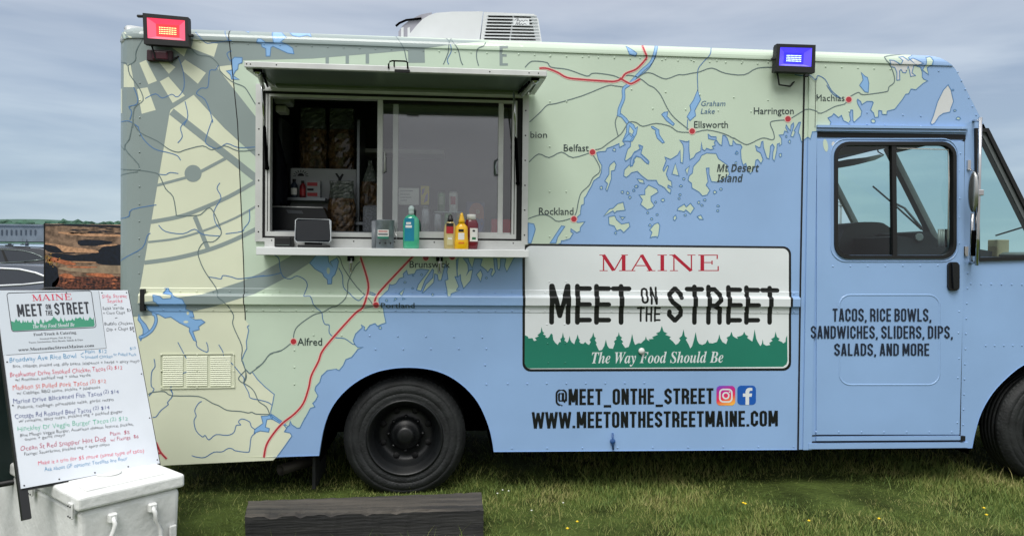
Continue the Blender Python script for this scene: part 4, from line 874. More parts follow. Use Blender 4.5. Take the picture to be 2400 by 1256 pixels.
# mirror
mb = MB(); mb.tube([at(2298, 276, -.11), at(2295, 420, -.115), at(2291, 560, -.115), at(2289, 622, -.11)], .0115, chrome, 10)
mb.tube([at(2298, 284, -.11), at(2281, 284, .0)], .009, chrome); mb.tube([at(2290, 614, -.11), at(2274, 616, .0)], .012, chrome)
mb.box(tuple(at(2268, 398, -.012)), tuple(at(2273, 376, 0)), chrome); mb.box(tuple(at(2261, 600, -.012)), tuple(at(2267, 578, 0)), chrome)
mb.tube([at(2274, 397, -.01), at(2284, 404, -.09), at(2287, 440, -.10), at(2285, 452, -.11)], .006, chrome)
mb.tube([at(2279, 500, -.09), at(2277, 560, -.07), at(2276, 612, -.04)], .010, chrome); mb.tube([at(2282, 540, -.10), at(2280, 600, -.09)], .013, dark)
mir = mb.build('mirror_arm', truck)
mb = MB(); c = at(2281, 450, -.12); mb.sphere(c, .1, mat('mirror_back_steel', (176, 178, 176), rough=.22, metal=.9), (.22, .45, 1.35), 16, 12); mb.box(tuple(at(2280, 458, -.14)), tuple(at(2297, 446, -.10)), chrome, bevel=.004); mb.build('mirror_head', truck)
# corner casting and the piece behind the lamp
mb = MB(); cc = at(300, 92, .12); cap = mat('cast_aluminium', (186, 190, 190), rough=.4, metal=.4, var=.08, vscale=12)
cx_ = XC-CR+.075
mb.lathe([(.0, -.01), (.062, -.01), (.072, 0), (.076, .02), (.076, .14), (.073, .17)], cap, Matrix.Translation((cx_-.035, .115, ZS+.035)) @ Matrix.Rotation(R(28), 4, 'Z') @ Matrix.Rotation(R(90), 4, 'Y'), 20)
mb.sphere((cx_+.015, .10, ZS+.005), .075, cap, (1, 1, .7)); mb.build('corner_cap', truck)
# ------------------------------------------------------------------ wheels
def wheel(c, front, outward=-1, dual=False, Rt=.392):
    t = bpy.data.objects.new('wheel', None); col.objects.link(t); t.location = c; t.parent = truck; t.matrix_parent_inverse = wm(truck).inverted(); t.empty_display_size = .1
    T = Matrix.Translation(c) @ RX90
    if outward > 0: T = T @ Matrix.Rotation(math.pi, 4, 'X')
    mb = MB()
    pr = [(.225, -.01), (.235, .008), (.240, .010), (.243, .006), (.262, .012), (.285, .016), (.288, .0125), (.291, .016), (.31, .018), (Rt-.058, .013), (Rt-.055, .009), (Rt-.052, .012), (Rt-.035, .004), (Rt-.028, -.002), (Rt-.012, -.014), (Rt-.002, -.034)]
    zz = -.034; k = 0
    for i in range(5):
        pr += [(Rt, zz-.004), (Rt, zz-.026), (Rt-.012, zz-.028), (Rt-.012, zz-.034)]; zz -= .034
    pr += [(Rt-.002, zz-.004), (Rt-.03, zz-.035), (.30, zz-.05), (.235, zz-.04), (.225, zz-.02)]
    n0 = len(mb.bm.verts); mb.lathe(pr, tyre_m, T, 72, cap=False)
    for a in range(72):                              # shoulder blocks
        th = 2*math.pi*a/72
        q = T @ Vector(((Rt-.018)*math.cos(th), (Rt-.018)*math.sin(th), -.006)); d = T.to_3x3() @ Vector((math.cos(th), math.sin(th), 0)); u = T.to_3x3() @ Vector((-math.sin(th), math.cos(th), 0)); w_ = T.to_3x3() @ Vector((0, 0, 1))
        mb.prism([q+u*.009+d*.018-w_*.024, q-u*.009+d*.018-w_*.024, q-u*.009-d*.012+w_*.004, q+u*.009-d*.012+w_*.004], tyre_m, -d*.006-w_*.006)
    mb.build('tyre', t)
    if dual:
        mb = MB(); mb.lathe([(r, z-.27) for r, z in pr], tyre_m, T, 48, cap=False); mb.build('tyre', t)
    mb = MB()
    if front:
        rp_ = [(.226, -.012), (.232, .006), (.224, .012), (.214, .008), (.208, -.03), (.195, -.05), (.185, -.045), (.16, -.012), (.13, -.004), (.095, -.004), (.09, .02), (.078, .05), (.06, .058), (0.001, .06)]
    else:
        rp_ = [(.236, -.012), (.248, .010), (.240, .018), (.230, .014), (.226, -.01), (.216, -.016), (.214, -.034), (.204, -.04), (.200, -.07), (.186, -.085), (.180, -.125), (.150, -.135), (.125, -.128), (.105, -.125), (.10, -.10), (.085, -.085), (.06, -.08), (.055, -.045), (.04, -.04), (.001, -.038)]
    mb.lathe(rp_, rim_m, T, 56, cap=False)
    hz_ = -.028 if front else -.1315
    hr = .155 if front else .158
    for k in range(8):
        th = 2*math.pi*(k+.5)/8; mb.lathe([(.021, 0), (.021, .004), (.001, .0045)], gap, T @ Matrix.Translation((hr*math.cos(th), hr*math.sin(th), hz_ + (.012 if front else .004))), 14, cap=False)
    for k in range(8):
        th = 2*math.pi*k/8; mb.lathe([(.0125, 0), (.0125, .018), (.007, .026), (.001, .026)], rim_m, T @ Matrix.Translation((.112*math.cos(th), .112*math.sin(th), -.005 if front else -.126)), 6, cap=False)
        mb.lathe([(.008, 0), (.008, .012), (.001, .013)], rim_m, T @ Matrix.Translation((.045*math.cos(th), .045*math.sin(th), .055 if front else -.079)), 6, cap=False)
    mb.build('rim', t)
rwc = at(949, 1031, .09); WR = .39
for (x, y, fr, ow, du) in ((rwc.x, .075, False, -1, True), (at(2468, 1000, .05).x, .045, True, -1, False), (rwc.x, BW-.075, False, 1, True), (at(2468, 1000, .05).x, BW-.045, True, 1, False)):
    wheel(Vector((x, y, WR-.008 if fr else WR-.03)), fr, ow, du)
# wheel housings, axle, exhaust, mud flap
for arch in (R_ARCH, F_ARCH):
    mb = MB()
    P3 = [s2(p) for p in smooth(arch, 3)]
    for a, b in zip(P3, P3[1:]): mb.face([(a[0], .03, a[1]+.006), (b[0], .03, b[1]+.006), (b[0], .75, b[1]+.006), (a[0], .75, a[1]+.006)], dark)
    mb.face([(x, .75, z) for x, z in P3], dark)
    for q in (P3[0], P3[-1]): mb.face([(q[0], .03, q[1]-.05), (q[0], .03, q[1]+.2), (q[0], .75, q[1]+.2), (q[0], .75, q[1]-.05)], dark)
    mb.build('wheel_housing', truck, fix=False)
mb = MB(); mb.tube([(rwc.x, .2, WR), (rwc.x, BW-.2, WR)], .06, dark); mb.sphere((rwc.x, BW/2, WR), .17, dark); mb.build('axle', truck); mb = MB(); mb.tube([(rwc.x+3.95, .2, WR-.02), (rwc.x+3.95, BW-.2, WR-.02)], .05, dark); mb.build('axle', truck)
mb = MB(); e0 = at(657, 1101, .25); mb.lathe([(.036, -.3), (.036, 0), (.032, 0), (.032, -.2)], mat('exhaust_steel', (88, 84, 78), rough=.6, metal=.5), Matrix.Translation(e0) @ Matrix.Rotation(R(-35), 4, 'Z') @ RX90, 18, cap=False); mb.build('exhaust_pipe', truck)
mb = MB(); a, b = at(732, 1070, .2), at(745, 1146, .2); mb.box((a.x, .2, b.z), (a.x+.02, .62, a.z), mat('mud_flap_rubber', (46, 48, 48), rough=.7)); mb.build('mud_flap', truck)
mb = MB(); mb.box(tuple(at(327, 729, -.033)), tuple(at(342.5, 677, -.002)), rubber, bevel=.003); mb.build('rail_end', truck)
# louvred vent
mb = MB(); vy = -.0035
v0, v1 = at(374, 911, vy), at(550, 828, vy)
ym = mat('vent_yellow_paint', (216, 221, 196), **K)
drib([s2(p) for p in ((376, 830), (548, 828), (550, 907), (377, 910))], -.0065, -.003, .006, ym, mb)
for cx0, cx1 in ((382, 429), (437, 486), (493, 541)):
    for k in range(15):
        y = 836.5+4.75*k; a, b = at(cx0, y, vy), at(cx1, y-.6, vy)
        mb.prism([a+Vector((0, -.0035, -.002)), a+Vector((0, 0, .0058)), a+Vector((0, 0, -.0045))], ym, b-a)
for x in (378, 462, 548):
    for y in (831, 869, 907): mb.sphere(at(x, y, vy-.002), .006, ym, (1, .5, 1), 8, 5)
mb.build('vent_grille', truck, fix=True)
mb = MB(); bl = mat('blue_painted_latch', (38, 78, 132), rough=.4)
mb.sphere(at(1436, 1034, -.012), .018, bl, (1, .8, 1)); mb.tube([at(1436, 1014, -.01), at(1436, 1034, -.02), at(1437, 1053, -.012)], .006, bl); mb.build('latch', truck)
mb = MB(); mb.lathe([(.019, 0), (.021, .009), (.016, .016), (.001, .018)], mat('filler_white', (214, 216, 214), rough=.4), Matrix.Translation(at(1503, 822, -.004)) @ RX90, 20); mb.build('filler_cap', truck)
# ------------------------------------------------------------------ roof air conditioner
acw = mat('ac_white_plastic', (206, 210, 212), rough=.45, var=.05, vscale=4); acs = mat('ac_smoked_plastic', (150, 150, 160), rough=.3)
AY = .42
ac = bpy.data.objects.new('air_conditioner', None); col.objects.link(ac); ac.location = at(1100, 95, AY+.3); ac.parent = truck; ac.matrix_parent_inverse = wm(truck).inverted()
mb = MB(); zb = ZR-.01
def zfl(x): p = at(x, 90, AY); return (p.x, zb)
lp = [zfl(958), (lambda p: (p.x, p.z))(at(960, 80, AY))]+[s for s in [(lambda p: (p.x, p.z))(at(*q, AY)) for q in ((975, 62), (990, 46), (1005, 37), (1022, 31), (1060, 28), (1132, 27.5))]]+[zfl(1120)]
mb.prism([Vector((x, AY, z)) for x, z in lp], acw, (0, .66, 0)); bmesh.ops.bevel(mb.bm, geom=[e for e in mb.bm.edges if abs(e.verts[0].co.y-e.verts[1].co.y) < .01 and e.calc_face_angle(0) > 1], offset=.03, segments=3, affect='EDGES', profile=.5)
mb.build('shroud', ac)
mb = MB(); lp = [zfl(1122), (lambda p: (p.x, p.z))(at(1134, 28, AY)), (lambda p: (p.x, p.z))(at(1252, 33, AY)), (lambda p: (p.x, p.z))(at(1262, 45, AY)), zfl(1276)]
mb.prism([Vector((x, AY+.006, z)) for x, z in lp], acw, (0, .65, 0)); 
mb.build('grille_housing', ac)
mb = MB()
for k in range(8):
    y0 = 37.6+7.5*k; sk = -1.35*k
    mb.prism([at(x, y, AY+.004) for x, y in ((1145+sk, y0), (1201+sk*.8, y0+1.2), (1201+sk*.8, y0+4.4), (1144.5+sk, y0+3.4))], gap, (0, .001, 0))
    e1 = 1244+k*1.6
    mb.prism([at(x, y, AY+.004) for x, y in ((1205+sk*.8, y0+1.4), (e1, y0+2.6), (e1+.5, y0+5.4), (1205+sk*.8, y0+4.4))], gap, (0, .001, 0))
    mb.prism([at(x, y, AY-.004) for x, y in ((1143+sk, y0-3.4), (1258+k*1.2, y0-1), (1258+k*1.2, y0+.4), (1143+sk, y0-1))], acw, (0, .01, 0))
mb.prism([at(x, y, AY-.0055) for x, y in ((1203, 44), (1240, 45), (1241, 60), (1203, 60))], acw, (0, .008, 0))
mb.build('louvre', ac)
acl = Art(); ldark = mat('ac_script_lettering', (72, 76, 84), rough=.5)
acl.add(1, ldark, ribbon(smooth([(1206, 49), (1211, 45), (1215, 45), (1211, 50), (1216, 48), (1219, 51), (1223, 48), (1227, 51), (1231, 48), (1237, 50)], 3), 1.1)+ribbon(smooth([(1208, 60), (1212, 53), (1213, 59), (1217, 53), (1218, 59), (1222, 56), (1225, 59), (1229, 56), (1234, 58)], 3), 1.2))
bm, mats = drape(acl, 'lettering', ac, base_y=AY-.006, profile=lambda x, z: 0., levels=False, mapper=lambda x, y: (lambda p: (p.x, p.z))(at(x, y, AY-.006)))
me = bpy.data.meshes.new('lettering'); bm.to_mesh(me); bm.free(); link('lettering', me, mats, ac)
mb = MB()                                            # curved smoked rear end
rows_ = []
for q in ((958, 85), (945, 62), (958, 45), (985, 34), (1010, 31)):
    pass
lp = [(lambda p: (p.x, p.z))(at(*q, AY+.06)) for q in ((934, 92), (934, 76), (944, 62), (962, 48), (986, 36), (1012, 31), (1012, 92))]
mb.prism([Vector((x, AY+.05, z)) for x, z in lp], acs, (0, .56, 0))
for x in (940, 955): mb.prism([at(x+q[0], q[1], AY+.045) for q in ((0, 66), (6, 64), (6, 90), (0, 90))], acw, (0, .006, 0))
mb.tube([at(928, 62, AY+.04), at(936, 55, AY+.04), at(952, 48, AY+.04), at(988, 44, AY+.04)], .008, dark, 8); mb.build('rear_cover', ac)
# ------------------------------------------------------------------ floodlights, marker lamp
def flood(px, Y, quadpx, lens, cmat, emis, ledc, cols, rows2, tilt, arm):
    t = bpy.data.objects.new('floodlight', None); col.objects.link(t); c = at(*px, Y); t.location = c; t.parent = truck; t.matrix_parent_inverse = wm(truck).inverted()
    q = [at(*p, Y) for p in quadpx]; l = [at(*p, Y) for p in lens]; back = Vector((0, .045, 0))
    mb = MB()
    for i in range(4): mb.prism([q[i], q[(i+1) % 4], l[(i+1) % 4], l[i]], rubber, back)
    cen = sum(q, Vector())/4
    mb.prism([cen+(p-cen)*.96+back for p in q], rubber, Vector((0, .02, 0)))
    mb.build('housing', t)
    mb = MB(); inn = [cen+(p-cen)*.62+Vector((0, .03, 0)) for p in l]
    em = [mat(cmat+'_%d' % i, (60, 10, 20) if 'red' in cmat else (16, 10, 60), rough=.4, emit=e[0], es=e[1]) for i, e in enumerate(emis)]
    order = [0, 1, 2, 1]
    for i in range(4): mb.face([l[i]+Vector((0, .004, 0)), l[(i+1) % 4]+Vector((0, .004, 0)), inn[(i+1) % 4], inn[i]], em[order[i]])
    mb.face(inn, em[3]); mb.build('reflector', t)
    mb = MB(); lm = mat(cmat+'_led', (255, 240, 200), emit=ledc, es=1.6)
    for a in range(cols):
        for b in range(rows2):
            u, v = (a+.5)/cols, (b+.5)/rows2; u = .12+.76*u; v = .18+.64*v
            p = (inn[0]*(1-u)+inn[1]*u)*(1-v)+(inn[3]*(1-u)+inn[2]*u)*v
            mb.box(p+Vector((-.0021, -.004, -.0021)), p+Vector((.0021, 0, .0021)), lm)
    mb.build('led', t)
    mb = MB()
    for x, y in arm:
        mb.box(tuple(at(x-6, y+4, Y+.02)), tuple(at(x+6, y-4, Y+.0)), rubber, bevel=.004); mb.build('bracket', t); mb = MB()
    mb.tube([cen+Vector((-.10, .05, -.08)), cen+Vector((-.08, .06, -.16)), cen+Vector((0, .07, -.165)), cen+Vector((.06, .12, -.11))], .006, rubber); mb.build('cable', t); mb = MB(); mb.tube([cen+Vector((.02, .05, 0)), cen+Vector((.02, .22, .01))], .02, rubber); mb.build('bracket', t)
    lab = Art(); lab.add(1, mat('lamp_print', (120, 118, 124)), [[(quadpx[3][0]+13, quadpx[3][1]-7), (quadpx[3][0]+34, quadpx[3][1]-5.5), (quadpx[3][0]+34, quadpx[3][1]-4), (quadpx[3][0]+13, quadpx[3][1]-5.5)]])
    return t
flood((388, 70), -.10, [(334, 31), (441, 41), (442, 110), (337, 103)], [(343.5, 41.5), (433, 48.5), (434, 96), (345.5, 90)], 'red_lamp', [((1, .06, .13), .85), ((1, .13, .22), .85), ((1, .22, .32), .85), ((1, .05, .06), .85)], (1, .62, .2), 11, 4, 0, [(329, 39), (447, 84)])
flood((1864, 136), -.10, [(1821, 103), (1912, 106), (1910, 171), (1817, 167)], [(1829, 111), (1904, 113), (1902, 157), (1826, 154)], 'blue_lamp', [((.07, .05, .85), .9), ((.10, .07, 1), .95), ((.22, .18, 1), 1.0), ((.04, .03, .9), .8)], (.5, .8, 1), 11, 4, 0, [(1812, 139), (1890, 178)])
mb = MB(); mk = mat('marker_red_plastic', (92, 24, 42), rough=.3); mb.box(tuple(at(343, 143, -.03)), tuple(at(407, 121, -.004)), mat('marker_dark_base', (52, 22, 32), rough=.5), bevel=.006); mb.box(tuple(at(356, 140, -.042)), tuple(at(395, 123, -.02)), mk, bevel=.008); mb.build('marker_lamp', truck)
# ------------------------------------------------------------------ serving hatch
def Px(x, y, Y=0.): return at(x, y, Y)
FY = -.016                                            # frame face
def frame_loop(o, i, y0, y1, m, mb):
    for k in range(4):
        a, b, c, d = o[k], o[(k+1) % 4], i[(k+1) % 4], i[k]
        mb.prism([Vector((q[0], y0, q[1])) for q in (a, b, c, d)], m, (0, y1-y0, 0))
def zx(pts, Y=0.): return [(lambda p: (p.x, p.z))(at(x, y, Y)) for x, y in pts]
fz1, fz0 = at(900, 207).z, at(900, 569.5).z
fx0, fx1 = at(600, 400).x, at(1237.5, 400).x
ix0, ix1, iz0, iz1 = at(616.5, 400).x, at(1223.5, 400).x, at(900, 561).z, at(900, 222).z
mb = MB(); frame_loop([(fx0, fz1), (fx1, fz1), (fx1, fz0), (fx0, fz0)], [(ix0, iz1), (ix1, iz1), (ix1, iz0), (ix0, iz0)], FY, .02, alu, mb)
for k in range(6):
    for x in (fx0+.02, fx1-.02): mb.sphere((x, FY, fz0+.06+k*(fz1-fz0-.1)/5.5), .005, rubber, (1, .6, 1), 8, 5)
for k in range(7): mb.sphere((fx0+.1+k*.25, FY, fz0+.008), .0045, rubber, (1, .6, 1), 8, 5)
sw = mb.build('service_window_frame', truck)
mb = MB(); jx0, jx1, jz0, jz1 = at(622, 400).x, at(1211, 400).x, at(900, 556.5).z, at(900, 228).z
frame_loop([(ix0, iz1), (ix1, iz1), (ix1, iz0), (ix0, iz0)], [(jx0, jz1), (jx1, jz1), (jx1, jz0), (jx0, jz0)], -.006, .03, gap, mb); mb.build('gasket', sw)
mb = MB(); kx0_, kx1_, kz0, kz1 = at(633, 400).x, at(1200, 400).x, at(900, 546).z, at(900, 234).z
frame_loop([(jx0, jz1), (jx1, jz1), (jx1, jz0), (jx0, jz0)], [(kx0_, kz1), (kx1_, kz1), (kx1_, kz0), (kx0_, kz0)], -.003, .06, alu, mb)
mb.box((jx0+.012, -.0035, jz0+.03), (jx0+.017, .0, jz1), gap); mb.box((jx1-.017, -.0035, jz0+.03), (jx1-.012, .0, jz1), gap); mb.build('window_track', sw)
pane_glass = glass('hatch_glass', (.84, .86, .86), refl=.15)
def sash(x0, x1, Y, bars, top=234, bot=546):
    mb = MB(); z0, z1 = at(900, bot, 0).z, at(900, top, 0).z; X0, X1 = at(x0, 400).x, at(x1, 400).x
    for a, b in bars: mb.box((at(a, 400).x, Y-.012, z0), (at(b, 400).x, Y+.012, z1), alu, bevel=.002)
    mb.box((X0, Y-.011, z0), (X1, Y+.011, z0+.012), alu); mb.box((X0, Y-.011, z1-.02), (X1, Y+.011, z1), gap)
    o = mb.build('sliding_sash', sw)
    mb = MB(); mb.face([(X0, Y, z0), (X1, Y, z0), (X1, Y, z1), (X0, Y, z1)], pane_glass); mb.build('glass', o); return o
s_a = sash(883.5, 1180, .018, [(883.5, 896.5), (1167.5, 1179.5)])
s_b = sash(919, 1199, .046, [(919, 932)])
mb = MB(); mb.tube([at(899, 356, 0), at(902, 358, -.012), at(902, 402, -.012), at(899, 404, 0)], .005, alu); mb.build('handle', s_a)
mb = MB(); mb.tube([at(1166, 374, 0), at(1161, 376, -.012), at(1161, 408, -.012), at(1166, 410, 0)], .006, alu_dark); mb.build('handle', s_a)
# hatch door, swung up level
AWY = -.60
hz_ = at(900, 209.5).z
o0, o1 = at(572, 137, AWY), at(1282, 168, AWY); o0b, o1b = at(590, 150, AWY), at(1276, 179, AWY)
zt = (o0.z+o1.z)/2; th = .030
hx0, hx1 = at(613, 205).x, at(1236, 225).x
OX0, OX1 = (o0.x+.01), (o1.x-.01)
hx0, hx1 = OX0, OX1
under = mat('hatch_inner_sheet', (122, 136, 132), rough=.3, metal=.55, var=.1, vscale=2)
mb = MB()
slope = (zt-th-(hz_))/(-AWY)
def hz(y): return hz_+slope*(-y)
mb.prism([(hx0, -.03, hz(-.03)), (hx1, -.03, hz(-.03)), (OX1, AWY+.025, hz(AWY+.025)), (OX0, AWY+.025, hz(AWY+.025))], under, (0, 0, .018), green)
mb.build('hatch_door', truck)
hd = bpy.data.objects['hatch_door']
mb = MB()
za = hz(AWY)
mb.box((OX0-.01, AWY, za-.008), (OX1+.01, AWY+.03, za+.024), alu, bevel=.003)
for x0 in (OX0, OX1):
    s = 1 if x0 == OX0 else -1
    mb.prism([(x0-s*.008, -.02, hz(-.02)-.012), (x0-s*.008, AWY+.03, hz(AWY)-.012), (x0+s*.025, AWY+.03, hz(AWY)-.012), (x0+s*.025, -.02, hz(-.02)-.012)], alu, (0, 0, .032))
for px, y in ((578, 143), (587, 144), (648, 147), (1262, 173), (1240, 172), (1148, 167)): mb.sphere(Vector((at(px, y, AWY).x, AWY, za+.009)), .004, rubber, (1, .6, 1), 8, 5)
mb.build('edge_trim', hd)
mb = MB(); mb.box((hx0+.04, -.09, hz(0)-.018), (hx1-.04, -.028, hz(0)+.02), mat('hinge_olive', (112, 124, 104), rough=.35, metal=.4)); mb.build('hinge', hd)
# holding arms and gas struts
for sgn, hx, ox in ((1, fx0+.05, OX0+.05), (-1, fx1-.05, OX1-.05)):
    mb = MB(); a = Vector((ox, AWY+.05, hz(AWY)-.02)); b = Vector((hx, -.03, hz_-.02))
    mb.tube([a, b], .012, alu, 8); mb.tube([a.lerp(b, .1)+Vector((sgn*.025, 0, 0)), b+Vector((sgn*.025, 0, .01))], .007, dark); mb.sphere(a, .02, chrome); mb.box(a+Vector((-.02, -.02, -.004)), a+Vector((.02, .02, .02)), dark); mb.build('stay_arm', hd)
    mb = MB(); xs_ = at(627, 400).x if sgn > 0 else at(1213, 419).x
    c = Vector((xs_, -.012, at(900, 400 if sgn > 0 else 424).z)); d = Vector((xs_+(.004 if sgn > 0 else -.045), -.17, hz_-.03))
    mb.tube([c, c.lerp(d, .5)], .010, dark); mb.tube([c.lerp(d, .45), d], .006, chrome); mb.sphere(c, .014, dark); mb.build('gas_strut', hd)
# latch handle on the edge
mb = MB(); hp = lambda x, dz: Vector((at(x, 150, AWY).x, AWY-.004, za+.02+dz))
mb.tube([hp(911, -.012), hp(911, .012), hp(914, .026), hp(920, .030), hp(950, .030), hp(955, .024), hp(956, -.01)], .0045, dark); mb.tube([hp(924, .03), hp(924, 0)], .004, dark)
mb.box(hp(925, -.034)+Vector((0, -.006, 0)), hp(961, -.016), gap, bevel=.002); mb.build('latch_handle', hd)
# counter
CYF = -.18; cz1 = at(900, 581, CYF).z; cz0 = at(900, 600.5, CYF).z
ccx0, ccx1 = at(600, 588, CYF).x, at(1240, 595, CYF).x
mb = MB(); mb.box((ccx0, CYF, cz0), (ccx1, -.006, cz1-.003), whitepaint, bevel=.003)
mb.box((ccx0+.01, -.012, cz1-.003), (ccx1-.01, -.0165, fz0+.001), alu); mb.build('serving_counter', truck)
for px in (822, 1030):
    mb = MB(); mb.box(tuple(at(px-8, 612, -.03)), tuple(at(px+8, 597, -.001)), dark); mb.box(tuple(at(px-4, 640, -.016)), tuple(at(px+5, 606, -.002)), chrome, bevel=.003); mb.tube([at(px+1, 604, -.04), at(px, 622, -.022), at(px, 640, -.018)], .006, chrome); mb.build('toggle_latch', truck)

# ================================================================== THINGS ON THE COUNTER
def label_quad(mb, c, r, a0, a1, z0, z1, m, n=8, off=.0006, prof=None):
    """a sticker that follows a round body"""
    for i in range(n):
        aa, ab = R(a0+(a1-a0)*i/n), R(a0+(a1-a0)*(i+1)/n)
        mb.face([c+Vector((math.cos(a)*(r+off), math.sin(a)*(r+off), z)) for a, z in ((aa, z0), (ab, z0), (ab, z1), (aa, z1))], m)
ct = cz1-.002
def bottle(name, label, cat, px0, px1, ptop, Y, prof, body, flat=.7, cap=None, labels=(), grp=None):
    a, b = at(px0, 570, Y), at(px1, 570, Y); c = Vector(((a.x+b.x)/2, Y, ct)); w_ = (b.x-a.x)/2; H = at((px0+px1)/2, ptop, Y).z-ct
    t = thing(name, c, label, cat, grp); S = Matrix.Translation(c) @ Matrix.Diagonal((w_, w_*flat, H, 1))
    mb = MB(); mb.lathe(prof, body, S, 28); mb.build('bottle', t)
    if cap:
        mb = MB(); mb.lathe(cap[0], cap[1], Matrix.Translation(c) @ Matrix.Diagonal((w_, w_*max(flat, .8), H, 1)), 24); mb.build('cap', t)
    for a0, a1, z0, z1, m, rr in labels:
        mb = MB(); n = 10
        for i in range(n):
            aa, ab = R(a0+(a1-a0)*i/n), R(a0+(a1-a0)*(i+1)/n)
            mb.face([c+Vector((math.cos(q)*(w_*rr+.0008), math.sin(q)*(w_*rr*flat+.0008), z*H)) for q, z in ((aa, z0), (ab, z0), (ab, z1), (aa, z1))], m)
        mb.build('label', t)
    return t, c, w_, H
gel = mat('teal_hand_gel', (72, 176, 140), rough=.12, coat=.5); teal = mat('teal_label', (14, 128, 158), rough=.35)
clear = mat('clear_plastic', (186, 206, 204), rough=.15)
wl_ = mat('label_white', (226, 226, 222), rough=.5); redl = mat('label_red', (168, 36, 44), rough=.45); blk = mat('label_black', (18, 16, 18), rough=.5)
bottle('sanitizer_bottle', 'teal green bottle of hand gel with a clear pump top on the counter', 'bottle', 944, 983, 502, -.12, [(.88, 0), (.98, .03), (1.0, .3), (1.0, .72), (.92, .84), (.7, .92), (.36, .98), (.30, 1.0)], gel, .6, ([(.34, .97), (.34, 1.06), (.30, 1.10), (.36, 1.12), (.36, 1.18), (.2, 1.24), (.02, 1.25)], clear),
    [(-140, -68, .22, .88, teal, 1.0), (-125, -90, .70, .76, wl_, 1.012), (-130, -84, .60, .67, wl_, 1.012)])
dij = mat('dijon_sauce', (188, 172, 116), rough=.3, coat=.3); must = mat('mustard_yellow', (238, 184, 12), rough=.32, coat=.3); ket = mat('ketchup_red', (104, 18, 34), rough=.25, coat=.3)
bottle('dijon_bottle', 'tan mustard bottle with a black cap, left of the yellow squeeze bottle', 'bottle', 1040, 1070, 518, -.13, [(.86, 0), (.96, .03), (1.0, .3), (1.0, .62), (.9, .82), (.6, .94), (.36, 1.0)], dij, .7, ([(.46, .96), (.46, 1.07), (.36, 1.10), (.30, 1.2), (.12, 1.22), (.02, 1.22)], mat('cap_black', (24, 22, 24), rough=.4)),
    [(-128, -60, .58, .92, blk, 1.0), (-126, -62, .55, .80, redl, 1.01), (-120, -66, .14, .48, mat('label_cream', (198, 190, 146), rough=.5), 1.0), (-110, -74, .34, .40, wl_, 1.012)])
bottle('mustard_bottle', 'bright yellow squeeze bottle of mustard with a yellow cone nozzle', 'bottle', 1065, 1098, 523, -.145, [(.92, 0), (1.0, .03), (.98, .3), (.88, .5), (.9, .7), (.84, .86), (.5, .96), (.34, 1.0)], must, .7, ([(.44, .98), (.44, 1.1), (.36, 1.16), (.24, 1.3), (.16, 1.38), (.02, 1.40)], must),
    [(-120, -66, .36, .62, wl_, .93), (-118, -72, .66, .76, blk, .92), (-116, -68, .20, .27, mat('label_orange', (214, 120, 20)), .99)])
bottle('ketchup_bottle', 'dark red squeeze bottle with a white cap and white label, behind the mustard', 'bottle', 1087, 1121, 514, -.10, [(.78, 0), (.9, .03), (.98, .2), (1.0, .6), (.96, .85), (.72, .97), (.6, 1.0)], ket, .62, ([(.62, .98), (.62, 1.14), (.58, 1.16), (.02, 1.16)], wl_),
    [(-100, -28, .26, .70, wl_, 1.0), (-84, -52, .32, .40, mat('label_green', (40, 110, 70)), 1.012), (-80, -60, .58, .64, blk, 1.012)])
# tip bucket
tin = mat('galvanised_tin', (138, 148, 156), rough=.4, metal=.3, var=.2, vscale=20)
a, b = at(880, 570, -.12), at(924, 570, -.12); c = Vector(((a.x+b.x)/2, -.12, ct)); wr = (b.x-a.x)/2; H = at(900, 517, -.12).z-ct
t = thing('tip_bucket', c, 'grey tin bucket with black stars and a number plate sticker on the counter', 'bucket')
mb = MB(); mb.lathe([(wr*.94, 0), (wr, H), (wr*1.03, H+.002), (wr*.95, H-.003), (wr*.9, .006), (.001, .006)], tin, Matrix.Translation(c), 28); mb.build('bucket', t)
mb = MB(); label_quad(mb, c, wr*.985, -136, -62, H*.34, H*.66, wl_); label_quad(mb, c, wr*.985, -136, -62, H*.34, H*.42, forest, off=.0012); label_quad(mb, c, wr*.985, -128, -70, H*.58, H*.62, redl, off=.0012); label_quad(mb, c, wr*.985, -130, -68, H*.46, H*.54, mat('label_grey_text', (120, 122, 126)), off=.0012); mb.build('label', t)
mb = MB()
for a0 in (-118, -82, -48):
    p = [(math.cos(R(90+36*k))*(.009 if k % 2 == 0 else .004), math.sin(R(90+36*k))*(.009 if k % 2 == 0 else .004)) for k in range(10)]
    mb.face([c+Vector((math.cos(R(a0)+u/wr)*(wr*.97+.0012), math.sin(R(a0)+u/wr)*(wr*.97+.0012), H*.18+v)) for u, v in p], blk)
mb.build('star', t)
mb = MB(); mb.tube([c+Vector((wr, .0, H*.8)), c+Vector((wr*1.25, 0, H*.4)), c+Vector((wr*1.1, -.02, .02))], .0015, chrome); mb.build('bail', t)
a, b = at(868, 570, -.07), at(888, 570, -.07); c = Vector(((a.x+b.x)/2, -.07, ct)); H = at(876, 518, -.07).z-ct
t = tag((lambda m: (m.lathe([(.018, 0), (.020, H), (.017, H-.002), (.016, .004), (.001, .004)], mat('grey_cup', (134, 140, 146), rough=.4), Matrix.Translation(c), 18), m.build('steel_cup'))[1])(MB()), 'narrow grey cup tucked behind the starred tin bucket', 'cup')
